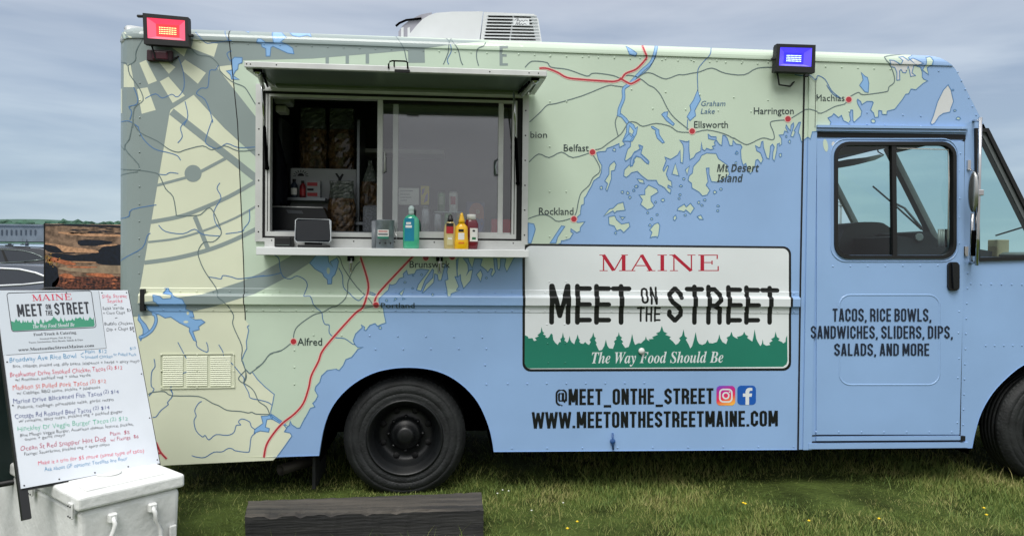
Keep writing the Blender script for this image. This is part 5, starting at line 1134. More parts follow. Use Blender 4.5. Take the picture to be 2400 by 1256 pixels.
# card reader tablet on its stand
t = thing('payment_tablet', at(734, 571, -.11), 'black payment tablet with a silver rim propped on the counter', 'tablet')
tl_, tr_, br_, bl_ = [at(x, y, Y) for x, y, Y in ((692, 512, -.09), (776, 514, -.09), (776, 569, -.13), (690, 566, -.13))]
mb = MB(); lp = [at(x, y, -.09 if y < 530 else -.13) for x, y in ((697, 512), (772, 514), (776.5, 518), (776, 564), (772, 569), (694, 567), (690, 562), (691.5, 516))]
mb.prism(lp, mat('tablet_rim', (172, 178, 182), rough=.35, metal=.2), (0, .012, 0)); mb.build('case', t)
mb = MB(); cen = sum(lp, Vector())/8; mb.prism([cen+(p-cen)*.955+Vector((0, -.001, 0)) for p in lp], mat('tablet_glass', (8, 16, 24), rough=.3, spec=.2), (0, .004, 0)); mb.build('screen', t)
mb = MB(); mb.box((at(700, 571, -.1).x, -.14, ct), (at(770, 571, -.1).x, -.04, ct+.016), rubber, bevel=.004); mb.prism([Vector((at(715, 560, -.1).x, -.12, ct+.014)), Vector((at(755, 560, -.1).x, -.12, ct+.014)), Vector((at(755, 560, -.1).x, -.07, ct+.10)), Vector((at(715, 560, -.1).x, -.07, ct+.10))], rubber, (0, .02, 0)); mb.build('stand', t)
a, b = at(647, 569, -.08), at(686, 556, -.08)
mb = MB(); mb.box((a.x, -.13, ct), (b.x, -.03, b.z), rubber, bevel=.006); mb.box((a.x+.01, -.132, ct+.012), (b.x-.01, -.128, ct+.016), alu_dark); tag(mb.build('card_reader'), 'small flat black card reader box at the end of the counter', 'card reader')

# ================================================================== INSIDE THE KITCHEN
def z_at(px, py, Y): return at(px, py, Y).z
# shelf behind the glass and one for the bags
shelfm = mat('steel_shelf', (120, 126, 130), rough=.35, metal=.7)
mb = MB(); sz = z_at(1000, 546, .2); mb.box((at(640, 546, .2).x, .06, sz-.03), (at(1205, 546, .2).x, .52, sz), shelfm, bevel=.004); tag(mb.build('work_shelf'), 'steel work shelf running behind the sliding window', 'shelf')
mb = MB(); s2z = z_at(760, 397, .55); mb.box((at(660, 397, .55).x, .56, s2z-.33), (at(838, 397, .55).x, .92, s2z-.30), shelfm); mb.box((at(836, 397, .55).x, .56, sz), (at(842, 397, .55).x, .92, s2z+.35), shelfm); mb.box((at(655, 397, .55).x-.01, .56, sz-.4), (at(660, 397, .55).x, .92, s2z+.35), shelfm)
mb.box((at(660, 397, .55).x, .56, sz-.40), (at(842, 397, .55).x, .92, sz-.37), shelfm); tag(mb.build('storage_rack'), 'dark steel storage rack holding the chip box and bags', 'rack')
cardw = mat('white_carton', (176, 180, 184), rough=.7, var=.06); inkb = mat('carton_ink', (22, 26, 34), rough=.7)
a, b = at(680, 512, .6), at(836, 397, .6); base = s2z-.298
t = thing('chip_carton', Vector(((a.x+b.x)/2, .75, base)), 'white carton with a black sunburst and a black Y mark on its side', 'carton')
mb = MB(); mb.box((a.x, .6, base), (b.x, .88, b.z), cardw, bevel=.004); mb.build('carton', t)
mb = MB(); Yc = .5985
for k in range(9):
    an = R(180*k/8); c0 = (705, 413); mb.prism([at(c0[0]+rr*math.cos(an+dd), c0[1]-rr*.8*math.sin(an+dd), Yc) for rr, dd in ((11, -.09), (18, -.05), (18, .05), (11, .09))], inkb, (0, .001, 0))
mb.prism([at(705+8*math.cos(R(180*k/8)), 413-7*math.sin(R(180*k/8)), Yc) for k in range(9)], inkb, (0, .001, 0))
mb.prism([at(x, y, Yc) for x, y in ((785, 407), (790, 406), (796, 415), (802, 407), (806, 409), (797, 427), (792, 426), (793, 419))], inkb, (0, .001, 0)); mb.build('printing', t)
chip = mat('chip_bag_contents', (50, 40, 28), rough=.3, var=.6, vscale=26, bump=.03, bscale=24, coat=.6, vcol=lin((112, 86, 54))); film = mat('crinkled_film', (96, 104, 98), rough=.25, var=.3, vscale=14, bump=.015, bscale=30, coat=.6)
def bag(label, px0, px1, pt, pb, Y, base, neck=False, grp='clear bags of corn chips'):
    a, b = at(px0, pb, Y), at(px1, pt, Y); c = Vector(((a.x+b.x)/2, Y, base)); W_, H_ = (b.x-a.x)/2, b.z-base
    t = thing('chip_bag', c, label, 'chip bag', grp)
    for nm, z0, z1, m in (('contents', 0, .66, chip), ('film', .66, 1.0, film)):
        mb = MB(); n, k = 22, 9; rings = []
        for j in range(k+1):
            v = z0+(z1-z0)*j/k
            d = (.55+.45*math.sin(min(1, v/.35)*math.pi/2))*(1 if v < .6 else max(.12, 1-(v-.6)/.42)); wv = (.86+.14*math.sin(math.pi*min(1, v*1.3)))*(1 if not neck or v < .6 else max(.2, 1-(v-.6)/.42))
            rings.append([mb.bm.verts.new(c+Vector((W_*wv*math.cos(2*math.pi*i/n)+random.uniform(-.004, .004), W_*.6*d*math.sin(2*math.pi*i/n)+random.uniform(-.005, .005), v*H_+random.uniform(-.003, .003)))) for i in range(n)])
        for j in range(k):
            for i in range(n):
                f = mb.bm.faces.new((rings[j][i], rings[j][(i+1) % n], rings[j+1][(i+1) % n], rings[j+1][i])); f.material_index = mb.mi(m)
        for q in (rings[0][::-1], rings[-1]): mb.bm.faces.new(q).material_index = mb.mi(m)
        mb.build(nm, t)
bag('clear chip bag standing upright on the white carton, nearest the apron', 700, 768, 255, 397, .72, at(700, 397, .6).z+.002); bag('clear chip bag standing upright on the white carton, beside the rack post', 768, 834, 256, 397, .72, at(700, 397, .6).z+.002)
bag('clear chip bag leaning in front of the white carton', 768, 834, 425, 530, .45, sz); bag('knotted clear chip bag behind the sash upright', 842, 892, 378, 520, .62, z_at(860, 522, .62), True)
mb = MB(); mb.box((at(838, 525, .62).x, .5, z_at(860, 522, .62)-.02), (at(905, 525, .62).x, .9, z_at(860, 522, .62)-.001), shelfm); tag(mb.build('side_shelf'), 'small steel shelf under the knotted chip bag', 'shelf')
# bottles and tin in front of the carton
for nm, x0, x1, yt, m, lb in (('dark_bottle', 681, 698, 420, mat('bottle_dark_blue', (34, 44, 60), rough=.3), 'dark bottle with a pale label in front of the sunburst carton'), ('red_bottle', 702, 717, 424, mat('bottle_deep_red', (120, 24, 34), rough=.3), 'deep red bottle with a black cap in front of the carton')):
    a, b = at(x0, 463, .5), at(x1, yt, .5); c = Vector(((a.x+b.x)/2, .5, a.z)); w_ = (b.x-a.x)/2; H = b.z-a.z
    t = thing(nm, c, lb, 'bottle'); mb = MB(); mb.lathe([(w_*.95, 0), (w_, .01), (w_, H*.66), (w_*.5, H*.82), (w_*.45, H*.86)], m, Matrix.Translation(c), 18); mb.build('bottle', t)
    mb = MB(); mb.lathe([(w_*.5, H*.85), (w_*.5, H), (.001, H)], blk, Matrix.Translation(c), 14); mb.build('cap', t); mb = MB(); label_quad(mb, c, w_, -150, -30, H*.15, H*.5, wl_ if nm == 'dark_bottle' else redl); mb.build('label', t)
a, b = at(718, 464, .52), at(750, 424, .52); t = thing('tea_box', Vector(((a.x+b.x)/2, .55, a.z)), 'white and red paper box in front of the carton', 'box')
mb = MB(); mb.box((a.x, .52, a.z), (b.x, .6, b.z), cardw); mb.build('box', t); mb = MB()
for y0, y1, x1_, m_ in ((428, 436, 744, redl), (452, 460, 744, redl), (442, 447, 735, inkb)):
    mb.box(tuple(at(720, y1, .519)), tuple(at(x1_, y0, .5185)), m_); mb.build('printing', t); mb = MB()
mb.bm.free()
mb = MB(); mb.box((at(678, 466, .5).x, .44, z_at(700, 464, .5)-.02), (at(765, 466, .5).x, .598, z_at(700, 464, .5)-.001), shelfm); tag(mb.build('spice_shelf'), 'narrow steel shelf under the two small bottles', 'shelf')
# till
t = thing('cash_register', at(690, 540, .3), 'large black point of sale terminal seen from behind through the hatch', 'register')
mb = MB(); mb.prism([at(x, y, .28) for x, y in ((636, 484), (757, 486), (772, 520), (772, 545), (636, 545))], mat('register_black', (16, 18, 24), rough=.35), (0, .12, 0)); mb.build('screen_back', t)
mb = MB(); mb.tube([at(636, 484, .275), at(757, 487, .275)], .005, alu); mb.prism([at(x, y, .277) for x, y in ((671, 492), (707, 494), (711, 501), (675, 500))], mat('register_plate', (70, 74, 80), rough=.4), (0, .004, 0)); mb.build('edge', t)
mb = MB(); mb.box((at(650, 545, .3).x, .28, sz), (at(765, 545, .3).x, .42, sz+.02), rubber); mb.build('foot', t)
# apron, dispenser
apron = mat('apron_navy', (24, 28, 40), rough=.9, bump=.02, bscale=8)
mb = MB(); n = 12; top = [(640, 300), (664, 330)]
V = []
for j in range(8):
    y = 310+26*j; r_ = []
    for i in range(n+1):
        u = i/n; x = 634+(18+min(22, 7*j))*u; p = at(x, y, .32+.03*math.sin(u*9+j*.3)); r_.append(mb.bm.verts.new(p))
    V.append(r_)
for j in range(7):
    for i in range(n): 
        f = mb.bm.faces.new((V[j][i], V[j][i+1], V[j+1][i+1], V[j+1][i])); f.smooth = True; f.material_index = mb.mi(apron)
r = bmesh.ops.solidify(mb.bm, geom=mb.bm.faces[:], thickness=.008); tag(mb.build('apron'), 'dark navy apron hanging inside the hatch', 'apron')
a, b = at(641, 242, .35), at(680, 209, .35); t = thing('towel_dispenser', Vector(((a.x+b.x)/2, .42, a.z)), 'white paper towel dispenser high inside the hatch', 'dispenser')
mb = MB(); mb.box((a.x, .35, a.z), (b.x, .5, b.z+.06), cardw, bevel=.015, seg=2); mb.build('case', t); mb = MB(); mb.box((a.x+.01, .36, a.z-.055), (b.x-.03, .48, a.z-.012), wl_, bevel=.005); mb.build('towel', t)
a, b = at(848, 358, 1.2), at(892, 348, 1.2); mb = MB(); mb.box((a.x-.1, 1.2, a.z), (b.x+.5, 1.5, b.z), alu, bevel=.005); tag(mb.build('wall_shelf'), 'bare metal wall shelf at the back of the kitchen', 'shelf')
a, b = at(850, 530, .35), at(886, 482, .35); mb = MB(); mb.box((a.x, .35, sz), (b.x, .46, b.z), mat('mesh_grey', (120, 124, 130), rough=.6, var=.4, vscale=90), bevel=.012); tag(mb.build('napkin_holder'), 'grey napkin holder beside the sash upright', 'napkin holder')
# things behind the pane
def pbox(name, label, cat, x0, y1, x1, y0, Y, m, dep=.05, art=()):
    a, b = at(x0, y1, Y), at(x1, y0, Y); t = thing(name, Vector(((a.x+b.x)/2, Y+dep/2, a.z)), label, cat); mb = MB(); mb.box((a.x, Y, a.z), (b.x, Y+dep, b.z), m, bevel=.002); mb.build('body', t)
    if art:
        mb = MB()
        for pts, mm in art: mb.prism([at(x, y, Y-.001) for x, y in pts], mm, (0, .0006, 0))
        mb.build('printing', t)
    return t
lilac = mat('lilac_print', (120, 104, 150)); greent = mat('grey_text', (110, 116, 118))
pbox('price_card', 'white notice card in the window above the glass jars', 'sign', 934, 480, 982, 441, .10, wl_, .004, [([(938, y), (938+w_, y), (938+w_, y+1.6), (938, y+1.6)], greent) for y, w_ in ((447, 30), (455, 22), (462, 26), (469, 16))])
pbox('yellow_packet', 'tall yellow packet with lilac shapes beside the white notice card', 'packet', 986, 480, 1006, 436, .12, mat('packet_yellow', (206, 186, 60), rough=.5), .03, [([(989, 444), (996, 440), (994, 452), (988, 458)], lilac), ([(997, 458), (1003, 452), (1002, 470), (993, 476)], lilac)])
gcan = mat('can_green', (96, 140, 92), rough=.3, metal=.4)
def can(label, x0, x1, yt, yb, Y, m, m2):
    a, b = at(x0, yb, Y), at(x1, yt, Y); c = Vector(((a.x+b.x)/2, Y, a.z)); w_ = (b.x-a.x)/2; H = b.z-a.z
    t = thing('drink_can', c, label, 'can', 'drink cans in the window'); mb = MB(); mb.lathe([(w_*.8, 0), (w_, .008), (w_, H-.012), (w_*.82, H), (w_*.78, H-.004), (.001, H-.004)], m, Matrix.Translation(c), 22); mb.build('can', t)
    mb = MB(); label_quad(mb, c, w_, -130, -60, H*.35, H*.75, m2, 8); mb.build('label', t)
rack_z = z_at(1040, 497, .16)
mb = MB(); mb.box((at(1018, 498, .16).x, .10, rack_z-.006), (at(1082, 498, .16).x, .26, rack_z-.001), clear); mb.box((at(1019, 498, .16).x, .24, sz), (at(1023, 498, .16).x, .26, rack_z), clear); mb.box((at(1078, 498, .16).x, .24, sz), (at(1082, 498, .16).x, .26, rack_z), clear); tag(mb.build('can_rack'), 'small clear rack lifting two drink cans in the window', 'rack')
can('green drink can on the clear rack', 1025, 1044, 450, 497, .16, gcan, mat('can_pale', (150, 170, 140))); can('white drink can with a red swirl on the clear rack', 1052, 1073, 450, 497, .16, wl_, redl)
can('bright green drink can standing below the clear rack', 1041, 1060, 498, 545, .15, mat('can_lime', (110, 190, 110), rough=.3), gcan); can('gold drink can standing behind the condiments', 1069, 1086, 497, 545, .15, mat('can_gold', (176, 160, 84), rough=.3, metal=.4), gcan)
jarg = glass('jar_glass', (.80, .85, .85), refl=.22)
for x0, x1, yt, lb in ((984, 1010, 484, 'tall empty glass jar behind the hand gel bottle'), (1014, 1038, 497, 'short empty glass jar left of the bright green can')):
    a, b = at(x0, 546, .14), at(x1, yt, .14); c = Vector(((a.x+b.x)/2, .14, sz)); w_ = (b.x-a.x)/2; H = b.z-sz
    t = thing('glass_jar', c, lb, 'jar', 'glass jars in the window'); mb = MB(); mb.lathe([(w_*.95, 0), (w_, .01), (w_, H*.8), (w_*.85, H*.88), (w_*.85, H), (w_*.8, H), (w_*.8, H*.88), (w_*.92, H*.8), (w_*.92, .012), (.001, .012)], jarg, Matrix.Translation(c), 20); mb.build('jar', t)
    mb = MB(); mb.lathe([(w_*.9, H*.9), (w_*.9, H+.006), (.001, H+.006)], alu_dark, Matrix.Translation(c), 18); mb.build('lid', t)
pbox('snack_box', 'dark blue snack box with orange and cream scribbled artwork behind the ketchup', 'box', 1092, 546, 1136, 474, .16, mat('snack_navy', (62, 74, 112), rough=.5), .06, [(smooth([(1100, 492), (1108, 478), (1122, 476), (1132, 486), (1134, 508), (1130, 530), (1124, 514), (1112, 510), (1102, 506)], 3, True), mat('snack_orange', (176, 112, 84))), (ell(1120, 496, 5, 5), mat('snack_cream', (206, 186, 150))), (smooth([(1120, 520), (1130, 512), (1134, 524), (1128, 542), (1120, 540)], 3, True), mat('snack_blue', (74, 90, 150)))])
pbox('red_box', 'plain bright red box in the window corner', 'box', 1152, 546, 1197, 514, .12, mat('box_red', (206, 34, 44), rough=.5), .1)

# ================================================================== MENU BOARD ON THE COOL BOX
BC = [Vector(v) for v in ((-2.13842811, -0.99013573, 1.34402782), (-1.71655251, -0.54987023, 1.32707909), (-1.4349545, -0.85261017, 0.47234693), (-1.8568301, -1.29287568, 0.48929566))]
bu = (BC[1]-BC[0]).normalized(); bv = (BC[0]-BC[3]).normalized(); bn = bu.cross(bv).normalized()
if bn.dot(CAM-BC[0]) < 0: bn = -bn
mbd = thing('menu_board', (BC[2]+BC[3])/2, 'white folding menu board with coloured handwriting on the white cool box', 'menu board')
boardw = mat('whiteboard', (212, 218, 226), rough=.25, var=.05, vscale=3); bframe = mat('board_black_frame', (20, 22, 24), rough=.5)
mb = MB(); mb.prism(BC, boardw, -bn*.008); mb.build('panel', mbd)
mb = MB()
BWd, BHt = (BC[1]-BC[0]).length, (BC[0]-BC[3]).length
def bpt(u, v, d=0.): return BC[3]+bu*(u*BWd)+bv*(v*BHt)+bn*d
def bstrip(u0, v0, u1, v1, d0, d1, m): mb.prism([bpt(u0, v0, d0), bpt(u1, v0, d0), bpt(u1, v1, d0), bpt(u0, v1, d0)], m, bn*(d1-d0))
bstrip(-.012, -.14, .045, 1.0, -.03, -.0085, bframe); bstrip(.96, -.05, 1.012, 1.0, -.03, -.0085, bframe); bstrip(.045, -.008, .96, .03, -.03, -.0085, bframe); bstrip(.045, .97, .96, 1.006, -.03, -.0085, bframe); mb.build('frame', mbd)
mb = MB()
for u, v in [(.02, .985), (.5, .985), (.78, .985), (.985, .985), (.985, .75), (.985, .5), (.985, .25), (.985, .02), (.75, .012), (.5, .012), (.25, .012), (.02, .012), (.015, .4), (.015, .62)]: 
    mb = MB(); mb.sphere(bpt(u, v, .0005), .0035, rubber, (1, 1, 1), 8, 5); mb.build('screw', mbd)
# rear leaf of the folding board
back = [bpt(-.03, .99, -.04), bpt(1.0, .99, -.04)]
dn = (-bv*.95-bn*.62).normalized()*BHt
chalk = mat('chalkboard_green', (16, 40, 40), rough=.6, var=.15, vscale=4)
lf = [back[0]-bu*.02, back[1], back[1]+dn, back[0]+dn-bu*.02]
mb = MB(); mb.prism(lf, chalk, -bn*.01); 
for a, b in ((3, 2), (0, 3), (1, 2)): mb.tube([lf[a], lf[b]], .016, bframe, 6)
mb.build('rear_leaf', mbd)
mb = MB(); mb.tube([bpt(.30, 1.0, -.02), bpt(.36, 1.018, -.02), bpt(.46, 1.02, -.02), bpt(.54, 1.0, -.02)], .008, bframe); mb.build('carry_strap', mbd)
# writing
b0n = BC[0]
def bmap(px, py):
    p = on_plane(px, py, b0n, bn); return p
class BoardArt(Art): pass
bart = BoardArt()
pens = {k: mat('marker_'+k, c, rough=.5) for k, c in dict(black=(40, 44, 52), red=(204, 40, 74), orange=(214, 76, 60), blue=(44, 136, 182), navy=(46, 62, 128), green=(96, 182, 154), magenta=(180, 40, 84), pink=(222, 70, 106)).items()}
def bl(u, v):       # bilinear position on the photographed board, px
    c = ((-15, 683), (303, 677), (372, 1090), (53, 1140)); top = [c[0][i]+(c[1][i]-c[0][i])*u for i in (0, 1)]; bot = [c[3][i]+(c[2][i]-c[3][i])*u for i in (0, 1)]
    return tuple(top[i]+(bot[i]-top[i])*v for i in (0, 1))
def hand(s, pen, p0, p1, h, layer=2, jit=.12, shear=.12, off=-.009, style=None):
    """handwriting from pixel p0 to p1 (baseline), capital height h"""
    s_ = style(s) if style else s
    v, f = glyphs(s_, shear, off); a = min(q[0] for q in v); b = max(q[0] for q in v)
    d = Vector((p1[0]-p0[0], p1[1]-p0[1])); Ld = d.length; d /= Ld; n = Vector((d.y, -d.x)) if d.x*1 > 0 else Vector((-d.y, d.x))
    up = Vector((-.165, -1)).normalized() if True else n
    ph = random.uniform(0, 9)
    out = []
    for x, y in v:
        t_ = (x-a)/(b-a)*Ld; k = h/CAPH*(1+jit*.6*math.sin(t_*.21+ph))
        yy = y*k+h*jit*math.sin(t_*.33+ph*2)
        out.append((p0[0]+d.x*t_+up.x*yy, p0[1]+d.y*t_+up.y*yy))
    bart.tris(layer, pens[pen] if isinstance(pen, str) else pen, out, f)
Bz = lambda x, y: (x/5.4605, 670+y/5.4605); Bw = lambda x, y: (x/3.341, 880+y/3.341)
for s, pen, p0, p1, h in (('Side Street', 'pink', Bz(1305, 155), Bz(1625, 150), 8), ('Snacks', 'pink', Bz(1375, 218), Bz(1568, 208), 8), ('Salsa Verde', 'black', Bz(1312, 305), Bz(1585, 298), 7), ('+ Corn Chips', 'black', Bz(1320, 365), Bz(1600, 358), 7), ('$7', 'black', Bz(1625, 325), Bz(1680, 345), 7), ('Buffalo Chicken', 'black', Bz(1338, 505), Bz(1700, 495), 7), ('Dip + Chips $8', 'black', Bz(1365, 578), Bz(1715, 560), 7.5),
    ('Broadway Ave Rice Bowl', 'blue', Bz(122, 975), Bz(980, 918), 11), ('Plain  $12', 'blue', Bz(1090, 862), Bz(1365, 855), 7.5), ('Smoked Chicken', 'blue', Bz(1088, 930), Bz(1440, 918), 7.5), ('or Pulled Pork', 'blue', Bz(1452, 890), Bz(1745, 895), 7), ('$15', 'blue', Bz(1662, 815), Bz(1740, 808), 6),
    ('Rice, cabbage, pickled veg, dilly beans, jalapenos + herbs + spicy mayo', 'black', Bz(165, 1045), Bz(1785, 975), 7), ('Breakwater Drive Smoked Chicken Tacos', 'red', Bz(130, 1165), Bz(1350, 1085), 10.5), ('(2) $12', 'red', Bz(1368, 1065), Bz(1565, 1065), 8), ('w/ Romaine, pickled veg + salsa verde', 'black', Bz(195, 1220), Bz(1160, 1155), 7),
    ('Madison St Pulled Pork Tacos', 'orange', Bw(100, 112), Bw(690, 75), 11), ('(2) $12', 'orange', Bw(705, 58), Bw(830, 55), 8), ('w/ Cabbage, BBQ sauce, pickles + jalapenos', 'black', Bw(132, 150), Bw(785, 100), 7), ('Marine Drive Blackened Fish Tacos', 'navy', Bw(105, 220), Bw(800, 155), 10.5), ('(2) $14', 'navy', Bw(810, 138), Bw(930, 138), 8),
    ('Pollock, cabbage, pineapple salsa, garlic mayo', 'black', Bw(138, 260), Bw(890, 195), 7), ('Cottage Rd Roasted Beef Tacos', 'navy', Bw(118, 335), Bw(715, 285), 10.5), ('(2) $14', 'navy', Bw(728, 265), Bw(858, 262), 8), ('w/ romaine, spicy mayo, pickled veg + pickled ginger', 'black', Bw(148, 368), Bw(960, 290), 7),
    ('Hinckley Dr Veggie Burger Tacos', 'green', Bw(138, 435), Bw(850, 368), 11), ('(2) $12', 'green', Bw(862, 355), Bw(1000, 348), 8.5), ('Blue Mango Veggie Burger, American cheese, lettuce, pickles,', 'black', Bw(158, 478), Bw(1045, 388), 7), ('onion + garlic mayo', 'black', Bw(195, 510), Bw(510, 472), 7),
    ('Ocean St Red Snapper Hot Dog', 'magenta', Bw(162, 588), Bw(832, 508), 11), ('Plain  $5', 'magenta', Bw(862, 470), Bw(1015, 455), 8), ('w/ Fixings  $6', 'magenta', Bw(865, 515), Bw(1085, 485), 8), ('Fixings: Sauerkraut, pickled veg + spicy mayo', 'black', Bw(190, 625), Bw(858, 545), 7),
    ('Make it a trio for $5 more (same type of taco)', 'pink', Bw(298, 698), Bw(1128, 598), 9), ('Ask about GF options! Tortillas are flour', 'blue', Bw(348, 748), Bw(1000, 660), 8.5)):
    hand(s, pen, p0, p1, h)
for a, b in ((Bz(1030, 880), Bz(1068, 852)), (Bz(1036, 898), Bz(1072, 915))): bart.add(2, pens['blue'], ribbon([a, b], 1.2))
for a, b in ((Bz(1460, 245), Bz(1490, 238)), (Bz(1470, 412), Bz(1500, 406))): bart.add(2, pens['black'], ribbon([a, b], 1.2))
# the printed sheet
sheet = mat('printed_sheet', (196, 204, 212), rough=.5)
bart.add(1, sheet, [[Bz(-40, 60), Bz(1262, 60), Bz(1360, 795), Bz(40, 885)]])
def pl(u, v):      # plate design coordinates, 0..1 from the top left corner
    c = (Bz(84, 92), Bz(1165, 62), Bz(1230, 530), Bz(150, 585)); t_ = [c[0][i]+(c[1][i]-c[0][i])*u for i in (0, 1)]; b_ = [c[3][i]+(c[2][i]-c[3][i])*u for i in (0, 1)]
    return tuple(t_[i]+(b_[i]-t_[i])*v for i in (0, 1))
def plp(px, py): return pl((px-1226)/628, (py-571)/298)
rr_o = [plp(*q) for q in rrect(1226, 571, 1854, 869, 20)]; bart.add(3, pens['black'], ribbon(rr_o, 1.3, True))
forest2 = mat('print_green', (60, 142, 112), rough=.5)
bart.add(2, forest2, [[plp(*q) for q in tl+[(1845.5, 850), (1835, 861), (1240, 864), (1229.5, 853)]]])
bart.add(3, pens['red'], [[plp(*q) for q in p] for p in roman_text(1410, 1705, 590, 638)])
for sx in (('MEET', 1287, 1474, 662, 757), ('STREET', 1563, 1821, 660, 755), ('ON', 1501, 1539, 668, 707), ('THE', 1494, 1546, 717, 757)): bart.add(3, pens['black'], [[plp(*q) for q in p] for p in stroke_text(*sx, wt=.15, lw=.45, gap_=.12, c=.16)])
v, f = text_px(bold_italic_serif('The Way Food Should Be'), 1387, 1695, 823, 852); bart.tris(3, boardw, [plp(*q) for q in v], f)
hand('Food Truck & Catering', 'black', Bz(430, 640), Bz(975, 612), 6.5, 2, 0, 0, 0, bold_serif); hand('Smoked Meats, Fish & Veg', 'black', Bz(510, 688), Bz(910, 668), 4, 2, 0, 0, 0); hand('Tacos, Sandwiches, Rice Bowls, Salads & Dips', 'black', Bz(368, 735), Bz(1060, 698), 4, 2, 0, 0, 0); hand('www.MeetontheStreetMaine.com', 'black', Bz(235, 838), Bz(1205, 778), 7, 2, 0, 0, 0, bold_serif)
bart.add(2, pens['black'], ribbon([Bz(1262, 62), Bz(1360, 795)], .7)+ribbon([Bz(1360, 796), Bz(80, 884)], .7))
bmx = bmesh.new(); mts = []
for layer, m, v, f in bart.out():
    if m not in mts: mts.append(m)
    vs = [bmx.verts.new(bmap(x, y)+bn*(.0006*layer)) for x, y in v]
    for t_ in f:
        try: bmx.faces.new([vs[i] for i in t_]).material_index = mts.index(m)
        except ValueError: pass
bmesh.ops.delete(bmx, geom=[v for v in bmx.verts if not v.link_faces], context='VERTS')
me = bpy.data.meshes.new('handwriting'); bmx.to_mesh(me); bmx.free(); link('handwriting', me, mts, mbd)
# ------------------------------------------------------------------ cool box
cw_ = mat('cooler_white_plastic', (220, 222, 220), rough=.5, var=.14, vscale=4, bump=.003, bscale=35, vcol=lin((236, 238, 236)))
C0 = Vector((-1.575, -1.385, 0)); ua = R(46); cu = Vector((math.cos(ua), math.sin(ua), 0)); cv = Vector((-math.sin(ua), math.cos(ua), 0)); LU, LV = .468, 1.12
cooler = thing('cool_box', C0+cu*LU/2+cv*LV/2, 'large white plastic cool box on the grass under the menu board', 'cool box')
CT = Matrix((cu, cv, Vector((0, 0, 1)))).transposed().to_4x4(); CT.translation = C0
mb = MB(); mb.box((.012, .012, .0), (LU-.012, LV-.012, .405), cw_, bevel=.022, T=CT, seg=3)
for v in mb.bm.verts:
    q = CT.inverted() @ v.co; k = 1-.03*(1-q.z/.405); q2 = Vector((LU/2+(q.x-LU/2)*k, LV/2+(q.y-LV/2)*k, q.z)); v.co = CT @ q2
mb.build('body', cooler)
mb = MB(); mb.box((-.004, -.004, .410), (LU+.004, LV+.004, .474), cw_, bevel=.014, T=CT, seg=3); mb.box((.06, .06, .4735), (LU-.06, LV-.06, .479), cw_, bevel=.004, T=CT)
for y in (.25, .65): mb.lathe([(.05, .4785), (.055, .482), (.05, .485), (.042, .482), (.036, .4795), (.001, .4795)], cw_, CT @ Matrix.Translation((.23, y, 0)), 24, cap=False)
mb.build('lid', cooler)
hm = mat('cooler_hinge_white', (206, 208, 206), rough=.45)
for y in (.03, .50, .9):
    mb = MB(); mb.box((-.016, y, .375), (-.004, y+.04, .445), hm, bevel=.004, T=CT)
    for dz in (.385, .43):
        for dy in (.008, .03): mb.sphere(CT @ Vector((-.017, y+dy, dz)), .004, rubber, (1, 1, 1), 8, 5)
    mb.build('hinge', cooler)
def hpt(px, py): return on_plane(px, py, C0+cu*.0-cv*.004, -cv)
mb = MB(); mb.tube([CT @ Vector(p) for p in ((.14, -.006, .36), (.14, -.03, .33), (.138, -.024, .30), (.115, -.024, .25), (.112, -.024, .10), (.14, -.03, .06))], .010, cw_, 10); mb.box((.122, -.018, .33), (.160, .012, .372), cw_, bevel=.006, T=CT)
mb.tube([CT @ Vector(p) for p in ((.315, -.006, .36), (.318, -.03, .33), (.32, -.024, .30), (.345, -.024, .25), (.348, -.024, .10), (.32, -.03, .06))], .010, cw_, 10); mb.box((.298, -.018, .33), (.336, .012, .372), cw_, bevel=.006, T=CT); mb.tube([CT @ Vector((.112, -.024, .10)), CT @ Vector((.348, -.024, .10))], .014, cw_, 10); mb.build('handle', cooler)
mb = MB(); mb.box((.40, -.002, .02), (.435, .012, .24), cw_, bevel=.006, T=CT); mb.build('rib', cooler)
# ------------------------------------------------------------------ timber block
wood = mat('weathered_timber_shaded', (26, 26, 27), rough=.8, var=.5, vscale=7, bump=.006, bscale=26, vcol=lin((62, 58, 53)))
nt_ = wood.node_tree
for n_ in nt_.nodes:
    if n_.type == 'TEX_NOISE':
        mp_ = nt_.nodes.new('ShaderNodeMapping'); mp_.inputs['Scale'].default_value = (.22, 3, 3)
        lk = n_.inputs[0].links[0]; src = lk.from_socket; nt_.links.remove(lk); nt_.links.new(src, mp_.inputs[0]); nt_.links.new(mp_.outputs[0], n_.inputs[0])
zt_ = .165
wood_top = wood.copy(); wood_top.name = 'weathered_timber_lit'  # copy of the wood, lightened to paint in the light on the top
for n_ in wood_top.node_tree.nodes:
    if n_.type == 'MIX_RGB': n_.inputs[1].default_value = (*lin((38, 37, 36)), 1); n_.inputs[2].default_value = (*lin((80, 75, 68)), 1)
for n_ in nt_.nodes:  # sides darkened, so their shade is part of the colour
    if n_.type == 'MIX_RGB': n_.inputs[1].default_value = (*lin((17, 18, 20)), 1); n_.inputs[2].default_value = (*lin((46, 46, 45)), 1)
def gpt(px, py, z):
    r = ray(px, py); return CAM+r*((z-CAM.z)/r.z)
c4 = [gpt(575, 1206, zt_), gpt(1134, 1190, zt_), gpt(1127, 1152, zt_), gpt(584, 1172, zt_)]
mb = MB(); nx = 40
def edge(i, j, t_): return c4[i].lerp(c4[j], t_)
rows3 = []
